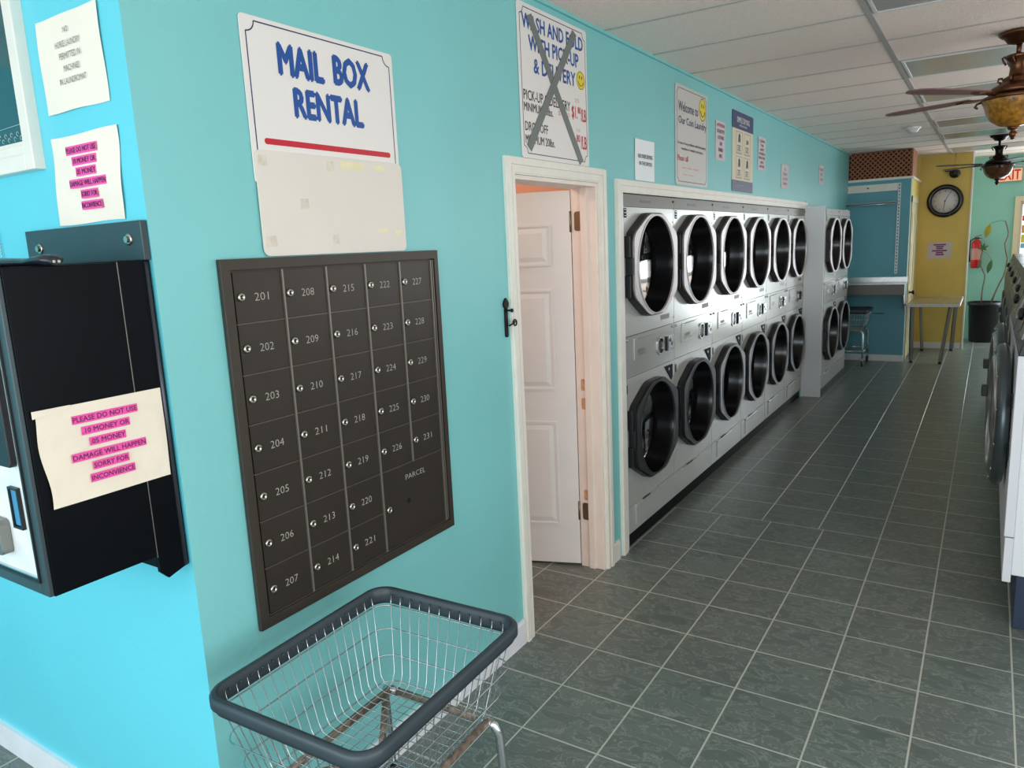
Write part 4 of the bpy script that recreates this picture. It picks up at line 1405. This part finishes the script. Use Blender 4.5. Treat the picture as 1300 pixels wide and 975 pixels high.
# steel table
t = thing('folding_table', (1.06, 11.5, 0), 'worn steel-edged table with slanting legs beside the yellow wall', 'table')
tz = .772
MB().box((.765, 10.95, tz - .012), (1.36, 12.2, tz)).build('tabletop', TABLETOP, t, world=True)
mb = MB()
mb.box((.76, 10.942, tz - .036), (1.365, 10.95, tz + .003)); mb.box((.76, 12.2, tz - .036), (1.365, 12.208, tz + .003))
mb.box((.757, 10.942, tz - .036), (.765, 12.208, tz + .003)); mb.box((1.36, 10.942, tz - .036), (1.368, 12.208, tz + .003))
mb.build('edge_band', mat('pale_worn_edge', (226, 222, 214), .35, noise=.12, nscale=30), t, world=True)
for (x0, y0_, x1, y1_) in ((.83, 11.0, .845, 10.98), (1.265, 11.0, 1.183, 10.95), (.845, 12.1, .895, 12.116), (1.29, 12.12, 1.26, 12.18)):
    lg = MB().bar((x0, y0_, tz - .012), (x1, y1_, .03), .042, .03).build('leg', STEELD, t, world=True)
    MB().lathe(Fr((x1, y1_, 0), (1, 0, 0), (0, 1, 0), (0, 0, 1)), [(.022, 0), (.022, .02), (.012, .034)], 14).build('foot', BLACKM, lg, world=True)

# fire extinguisher on end wall
ex, ey, ez = 1.468, YE - .09, 1.10
t = thing('fire_extinguisher', (ex, YE, ez), 'red fire extinguisher hung on the mint wall beside the yellow partition', 'fire extinguisher')
EF = Fr((ex, ey, ez), (1, 0, 0), (0, 1, 0), (0, 0, 1))
MB().lathe(EF, [(.0, 0), (.058, .004), (.066, .02), (.066, .36), (.06, .395), (.04, .42), (.02, .43), (.02, .445)], 28).build('cylinder', REDX, t, world=True)
MB().lathe(EF, [(.0665, .13), (.0665, .30)], 28, cap=False).build('paper_label', mat('extinguisher_label', (214, 150, 140), .5), t, world=True)
MB().box((ex - .03, ey - .012, ez + .44), (ex + .03, ey + .012, ez + .465)).bar((ex - .03, ey, ez + .47), (ex + .06, ey, ez + .50), .014, .008).bar((ex - .02, ey, ez + .455), (ex + .07, ey, ez + .45), .014, .008).build('valve_handle', BLACKM, t, world=True)
MB().tube([(ex - .03, ey, ez + .45), (ex - .085, ey - .01, ez + .42), (ex - .09, ey - .01, ez + .25), (ex - .082, ey - .01, ez + .10)], [.009, .009, .009, .013], 8).build('hose', BLACKM, t, world=True)
MB().box((ex - .02, ey + .066, ez + .2), (ex + .02, YE - .001, ez + .43)).build('wall_bracket', STEELD, t, world=True)

# exit sign
t = thing('exit_sign', (1.83, YE, 2.37), 'lit exit sign with red letters high on the mint wall', 'exit sign')
FE = WY(0, YE)
MB().fbox(FE, 1.675, 1.985, 2.362, 2.553, .001, .05).build('housing', mat('exit_housing', (196, 150, 120), .5), t, world=True, bevel=.004)
MB().fbox(FE, 1.683, 1.977, 2.370, 2.545, .05, .053).build('panel', EXITBG, t, world=True)
letters(t, FE, [('EXIT', 1.70, 1.96, 2.388, 2.528)], EXITRED, c=.0536, bold=.02)

# potted plant
px_, py_ = 1.622, 13.34
t = thing('potted_plant', (px_, py_, 0), 'leggy plant with two bare stems in a big black pot by the end door', 'plant')
PF = Fr((px_, py_, 0), (1, 0, 0), (0, 1, 0), (0, 0, 1))
MB().lathe(PF, [(0, 0), (.175, 0), (.18, .01), (.208, .55), (.222, .552), (.225, .60), (.212, .60), (.205, .56), (0, .555)], 40, cap=False).build('pot', BLACKM, t, world=True)
MB().lathe(PF, [(.205, .562), (.12, .578), (0, .585)], 24, cap=False).build('soil', SOIL, t, world=True)
s1_ = [(1.70, .57), (1.75, .74), (1.791, .858), (1.835, .97), (1.859, 1.078), (1.872, 1.242), (1.84, 1.36), (1.826, 1.462), (1.855, 1.56), (1.859, 1.623), (1.835, 1.72), (1.812, 1.79)]
s2_ = [(1.579, .57), (1.577, .70), (1.585, .832), (1.60, .93), (1.60, 1.0), (1.57, 1.07), (1.538, 1.141), (1.532, 1.24), (1.54, 1.308), (1.557, 1.40)]
for pts, r0 in ((s1_, .013), (s2_, .011)):
    MB().tube([(x, 13.38, z) for x, z in pts], [r0 * (1 - .45 * k / len(pts)) for k in range(len(pts))], 8).build('stem', BARK, t, world=True)
MB().tube([(1.812, 13.38, 1.79), (1.76, 13.37, 1.80), (1.70, 13.36, 1.79), (1.63, 13.35, 1.765)], .004, 6).build('stalk', BARK, t, world=True)
MB().tube([(1.557, 13.38, 1.36), (1.60, 13.37, 1.33), (1.65, 13.36, 1.27), (1.672, 13.36, 1.22)], .003, 6).build('stalk', BARK, t, world=True)


def leaf_(name, p0, p1, w_, m, curl=.02):
    p0, p1 = Vector(p0), Vector(p1)
    d = p1 - p0; side = d.cross(Vector((0, -1, 0))).normalized()
    mb = MB()
    fn = lambda u_, v_: p0 + d * v_ + side * ((u_ - .5) * 2 * w_ * math.sin(pi * min(max(v_, .02), .98)) ** .75) + Vector((0, -1, 0)) * (curl * sin(pi * v_) - abs(u_ - .5) * curl)
    mb.grid(fn, 4, 8)
    mb.grid(lambda u_, v_: fn(u_, v_) + Vector((0, .002, 0)), 4, 8)
    return mb.build('leaf', m, t, world=True, fix=False)


leaf_('leaf', (1.628, 13.35, 1.76), (1.575, 13.34, 1.56), .042, LEAFY)
leaf_('leaf', (1.676, 13.36, 1.225), (1.632, 13.35, 1.03), .033, LEAFG)
leaf_('leaf', (1.545, 13.36, 1.22), (1.50, 13.35, 1.10), .02, LEAFG)
for a in (20, 80, 130, 200, 250, 310):
    leaf_('leaf', (1.557, 13.37, 1.40), (1.557 + .07 * cos(radians(a)), 13.37, 1.42 + .06 * sin(radians(a))), .014, LEAFG, .01)

# ================================================================== WASHERS on the right
FWW = WN()          # local: a = -y, b = z, c = -x


def washer(ajar=True):
    t = thing('front_load_washer', (0, 0, 0))
    Wd = .86
    # local origin: floor at near front corner; body extends to +x, +y
    MB().box((.036, 0, .25), (.76, Wd, 1.30)).build('cabinet', WENAMEL, t, bevel=.004)
    MB().box((.055, .02, 0), (.74, Wd - .02, .25)).build('base', NAVY, t, bevel=.004)
    fl = MB()
    fl.box((0, .0, .42), (.036, Wd, 1.20)); fl.box((.004, .0, .215), (.036, Wd, .415))
    fl.build('front_panel', mat('washer_front_white', (222, 222, 226), .3) if ajar else mat('washer_front_dark', (44, 47, 44), .35, metal=.3, noise=.3), t, bevel=.003)
    mb = MB().prism(Fr((0, 0, 0), (1, 0, 0), (0, 0, 1), (0, 1, 0)), [(0, 1.20), (.20, 1.20), (.20, 1.42), (.06, 1.42)], 0.0, Wd)
    ch = mb.build('control_console', mat('console_dark', (40, 46, 43), .3, metal=.2, noise=.3, nscale=20), t, bevel=.004)
    MB().box((.20, .0, 1.30), (.76, Wd, 1.42)).build('top', WENAMEL if ajar else STEELD, t, bevel=.004)
    sl = Fr((0, 0, 1.20), (0, 1, 0), Vector((.06, 0, .22)).normalized(), Vector((-.22, 0, .06)).normalized())
    MB().fbox(sl, .08, .30, .06, .17, 0, .006).build('detergent_lid', STEELD, ch)
    MB().fbox(sl, .38, .52, .05, .18, 0, .004).build('display', BLACKG, ch)
    for k in range(3):
        MB().lathe(Fr(sl.p(.60 + k * .075, .11, 0), sl.u, sl.v, sl.n), [(.022, 0), (.022, .014), (.012, .018), (0, .018)], 16).build('knob', BLACKM, ch)
    if ajar:
        # round door hinged at the near side and left ajar
        hy_, cz, rr = .165, .85, .335
        DF = Fr((0, rr, 0), (0, -1, 0), (0, 0, 1), (-1, 0, 0))
        dd = MB().lathe(DF, [(.325, .0), (rr, .012), (rr - .003, .034), (.318, .046), (.285, .050), (.272, .044)], 64, cap=False).build('door', mat('washer_door_ring', (84, 92, 95), .28, metal=.6), t)
        dd.location = (-.006, hy_, cz)
        dd.rotation_euler = (0, 0, radians(2.5))
        MB().lathe(DF, [(.286, .048), (.278, .058), (.250, .062), (.236, .054), (.228, .040)], 64, cap=False).build('chrome_ring', STEELBR, dd)
        MB().lathe(DF, [(.229, .040), (.215, .030), (.16, .046), (.08, .056), (0, .058)], 56, cap=False).build('glass', mat('washer_glass', (150, 146, 142), .16, metal=.8), dd)
        for k in range(12):
            a = radians(15 + k * 30)
            MB().lathe(Fr(DF.p(.303 * cos(a), .303 * sin(a), .048), DF.u, DF.v, DF.n), [(.007, 0), (.006, .004), (0, .005)], 8).build('bolt', LOCK, dd)
        MB().box((-.085, 2 * rr - .085, .03), (-.03, 2 * rr - .03, .085)).build('door_handle', BLACKM, dd, bevel=.004)
        MB().box((-.05, 2 * rr - .10, .02), (-.034, 2 * rr - .012, .10)).build('handle_plate', STEELBR, dd, bevel=.002)
        for z_ in (.72, .95): MB().box((-.006, hy_ - .03, z_), (0, hy_ + .03, z_ + .06)).build('door_hinge', BLACKM, t, bevel=.003)
    else:
        DF = Fr((0, .43, .80), (0, -1, 0), (0, 0, 1), (-1, 0, 0))
        dd = MB().lathe(DF, [(.26, .0), (.262, .012), (.24, .02), (.21, .014)], 48, cap=False).build('door', mat('washer_door_ring', (84, 92, 95), .28, metal=.6), t)
        MB().lathe(DF, [(.212, .013), (.16, .010), (0, .018)], 40, cap=False).build('glass', mat('washer_glass', (150, 146, 142), .16, metal=.8), dd)
        MB().box((-.035, .66, .80), (-.01, .70, .86)).build('door_handle', BLACKM, dd, bevel=.004)
    return t


wp = washer()
wl = ['nearest front-load washer on the right edge, white side and navy base showing', 'second front-load washer from the camera, its round door ajar behind the nearest one',
      'first dark-fronted washer beyond the two with round doors ajar', 'second dark-fronted washer of the right row',
      'third dark-fronted washer of the right row', 'fourth dark-fronted washer of the right row', 'farthest dark-fronted washer, nearest the exit door']
wd = None
for i in range(7):
    if i < 2:
        o = wp if i == 0 else dup(wp)
    elif wd is None:
        o = wd = washer(False)
    else:
        o = dup(wd)
    o.location = (1.772 if i < 2 else 1.80, 3.63 + i * .885, 0)
    tag(o, wl[i], 'washing machine', 'front-load washers along the right side')


# ================================================================== CEILING FANS
def ceiling_fan(m1, mbld, mgl):
    t = thing('ceiling_fan', (0, 0, 0))      # origin at the ceiling
    Z = Fr((0, 0, 0), (1, 0, 0), (0, 1, 0), (0, 0, 1))
    MB().lathe(Z, [(0, 0), (.098, -.002), (.100, -.012), (.085, -.024), (.072, -.03), (.055, -.055), (.028, -.062), (.018, -.064)], 40, cap=False).build('canopy', m1, t)
    MB().lathe(Z, [(.013, -.05), (.013, -.125)], 16).build('downrod', m1, t)
    MB().lathe(Z, [(.014, -.118), (.06, -.118), (.066, -.126), (.056, -.136), (.045, -.15), (.036, -.185), (.04, -.22), (.062, -.232), (.07, -.24), (.066, -.25), (.09, -.265), (.125, -.285), (.135, -.305), (.12, -.318), (.05, -.325)], 40, cap=False).build('motor_housing', m1, t)
    mb = MB()
    for k in range(6):
        a = radians(k * 60 + 10)
        mb.tube([(.062 * cos(a), .062 * sin(a), -.122), (.074 * cos(a), .074 * sin(a), -.128), (.068 * cos(a), .068 * sin(a), -.145), (.055 * cos(a), .055 * sin(a), -.165)], .006, 6)
        mb.tube([(.066 * cos(a), .066 * sin(a), -.232), (.085 * cos(a), .085 * sin(a), -.232), (.088 * cos(a), .088 * sin(a), -.248), (.074 * cos(a), .074 * sin(a), -.255)], .006, 6)
    mb.build('scroll_ornament', m1, t)
    bw = MB().lathe(Z, [(.155, -.338), (.158, -.345), (.145, -.375), (.135, -.41), (.11, -.45), (.07, -.478), (.02, -.49), (0, -.491)], 48, cap=False).build('light_bowl', mgl, t)
    MB().lathe(Z, [(.05, -.322), (.14, -.322), (.162, -.33), (.165, -.34), (.155, -.348), (.145, -.345)], 48, cap=False).build('bowl_fitter', m1, t)
    MB().lathe(Z, [(.012, -.486), (.03, -.490), (.026, -.50), (.012, -.506), (.016, -.515), (.022, -.525), (.016, -.54), (.010, -.545), (.012, -.553), (0, -.556)], 20, cap=False).build('finial', m1, t)
    mb = MB()
    for k in range(3):
        a = radians(k * 120 + 170)
        mb.tube([(.155 * cos(a), .155 * sin(a), -.338), (.18 * cos(a), .18 * sin(a), -.345), (.19 * cos(a), .19 * sin(a), -.36), (.175 * cos(a), .175 * sin(a), -.368)], .008, 6)
    mb.build('bowl_clip', m1, t)
    for k in range(5):
        a = radians(13 + 72 * k)
        ca, sa = cos(a), sin(a)
        tilt = radians(.6)
        BF = Fr((0, 0, -.313), (ca, sa, 0), Vector((-sa * cos(tilt), ca * cos(tilt), sin(tilt))), Vector((sa * sin(tilt), -ca * sin(tilt), cos(tilt))))
        poly = [(.22, -.045), (.40, -.06), (.62, -.066), (.69, -.05), (.715, -.02), (.72, .0), (.715, .02), (.69, .05), (.62, .066), (.40, .06), (.22, .045)]
        b = MB().prism(BF, poly, -.003, .003).build('blade', mbld, t)
        MB().prism(BF, [(.11, -.014), (.17, -.012), (.20, -.03), (.25, -.038), (.27, -.016), (.31, 0), (.27, .016), (.25, .038), (.20, .03), (.17, .012), (.11, .014)], -.010, -.003).build('blade_iron', m1, b)
    return t


fan = ceiling_fan(FANBR, BLADE, AMBER)
fan.location = (1.718, 5.06, CZ - .002)
tag(fan, 'nearer bronze ceiling fan with speckled amber glass bowl', 'ceiling fan', 'ceiling fans over the aisle')
fan2 = dup(fan)
fan2.location = (1.668, 10.49, CZ - .002)
fan2.rotation_euler = (0, 0, radians(-15))
tag(fan2, 'farther dark ceiling fan hanging in front of the exit sign', 'ceiling fan', 'ceiling fans over the aisle')
for c in fan2.children_recursive:
    b = c.name.split('.')[0]
    c.material_slots[0].link = 'OBJECT'
    c.material_slots[0].material = {'blade': BLADED, 'light_bowl': AMBERD}.get(b, FANDK)

# ================================================================== CEILING LIGHTS (unlit troffers)


def troffer():
    t = thing('ceiling_light', (0, 0, 0))
    x0, x1, y0_, y1_ = .012, 1.19, .012, .606
    # frame
    mb = MB()
    z = -.006
    for a in ((x0, y0_, x1, y0_ + .014), (x0, y1_ - .014, x1, y1_), (x0, y0_ + .014, x0 + .014, y1_ - .014), (x1 - .014, y0_ + .014, x1, y1_ - .014)):
        mb.box((a[0], a[1], z - .004), (a[2], a[3], z + .004))
    mb.build('frame', TEEW, t)
    MB().box((x0 + .014, y0_ + .014, z - .001), (x1 - .014, y1_ - .014, z + .003)).build('lens', LENS, t)
    return t


tp = troffer()
tl = ['unlit ceiling light panel nearest the camera at the top edge', 'unlit ceiling light panel just left of the nearer fan',
      'unlit ceiling light panel behind the blades of the nearer fan', 'unlit ceiling light panel just behind the nearer fan bowl', 'unlit ceiling light panel right above the farther fan', 'unlit ceiling light panel closest to the yellow wall']
for i, k in enumerate((0, 3, 5, 8, 10, 13)):
    o = tp if i == 0 else dup(tp)
    o.location = (1.113, 3.50 + .6185 * k, CZ)
    tag(o, tl[i], 'ceiling light', 'recessed ceiling lights')
t = thing('smoke_detector', (.915, 8.83, CZ), 'small white smoke detector on the ceiling left of the nearer fan', 'smoke detector')
MB().lathe(Fr((.915, 8.83, CZ), (1, 0, 0), (0, 1, 0), (0, 0, -1)), [(.075, 0), (.075, .012), (.06, .02), (.045, .045), (.03, .055), (0, .056)], 28).build('body', TEEW, t, world=True)
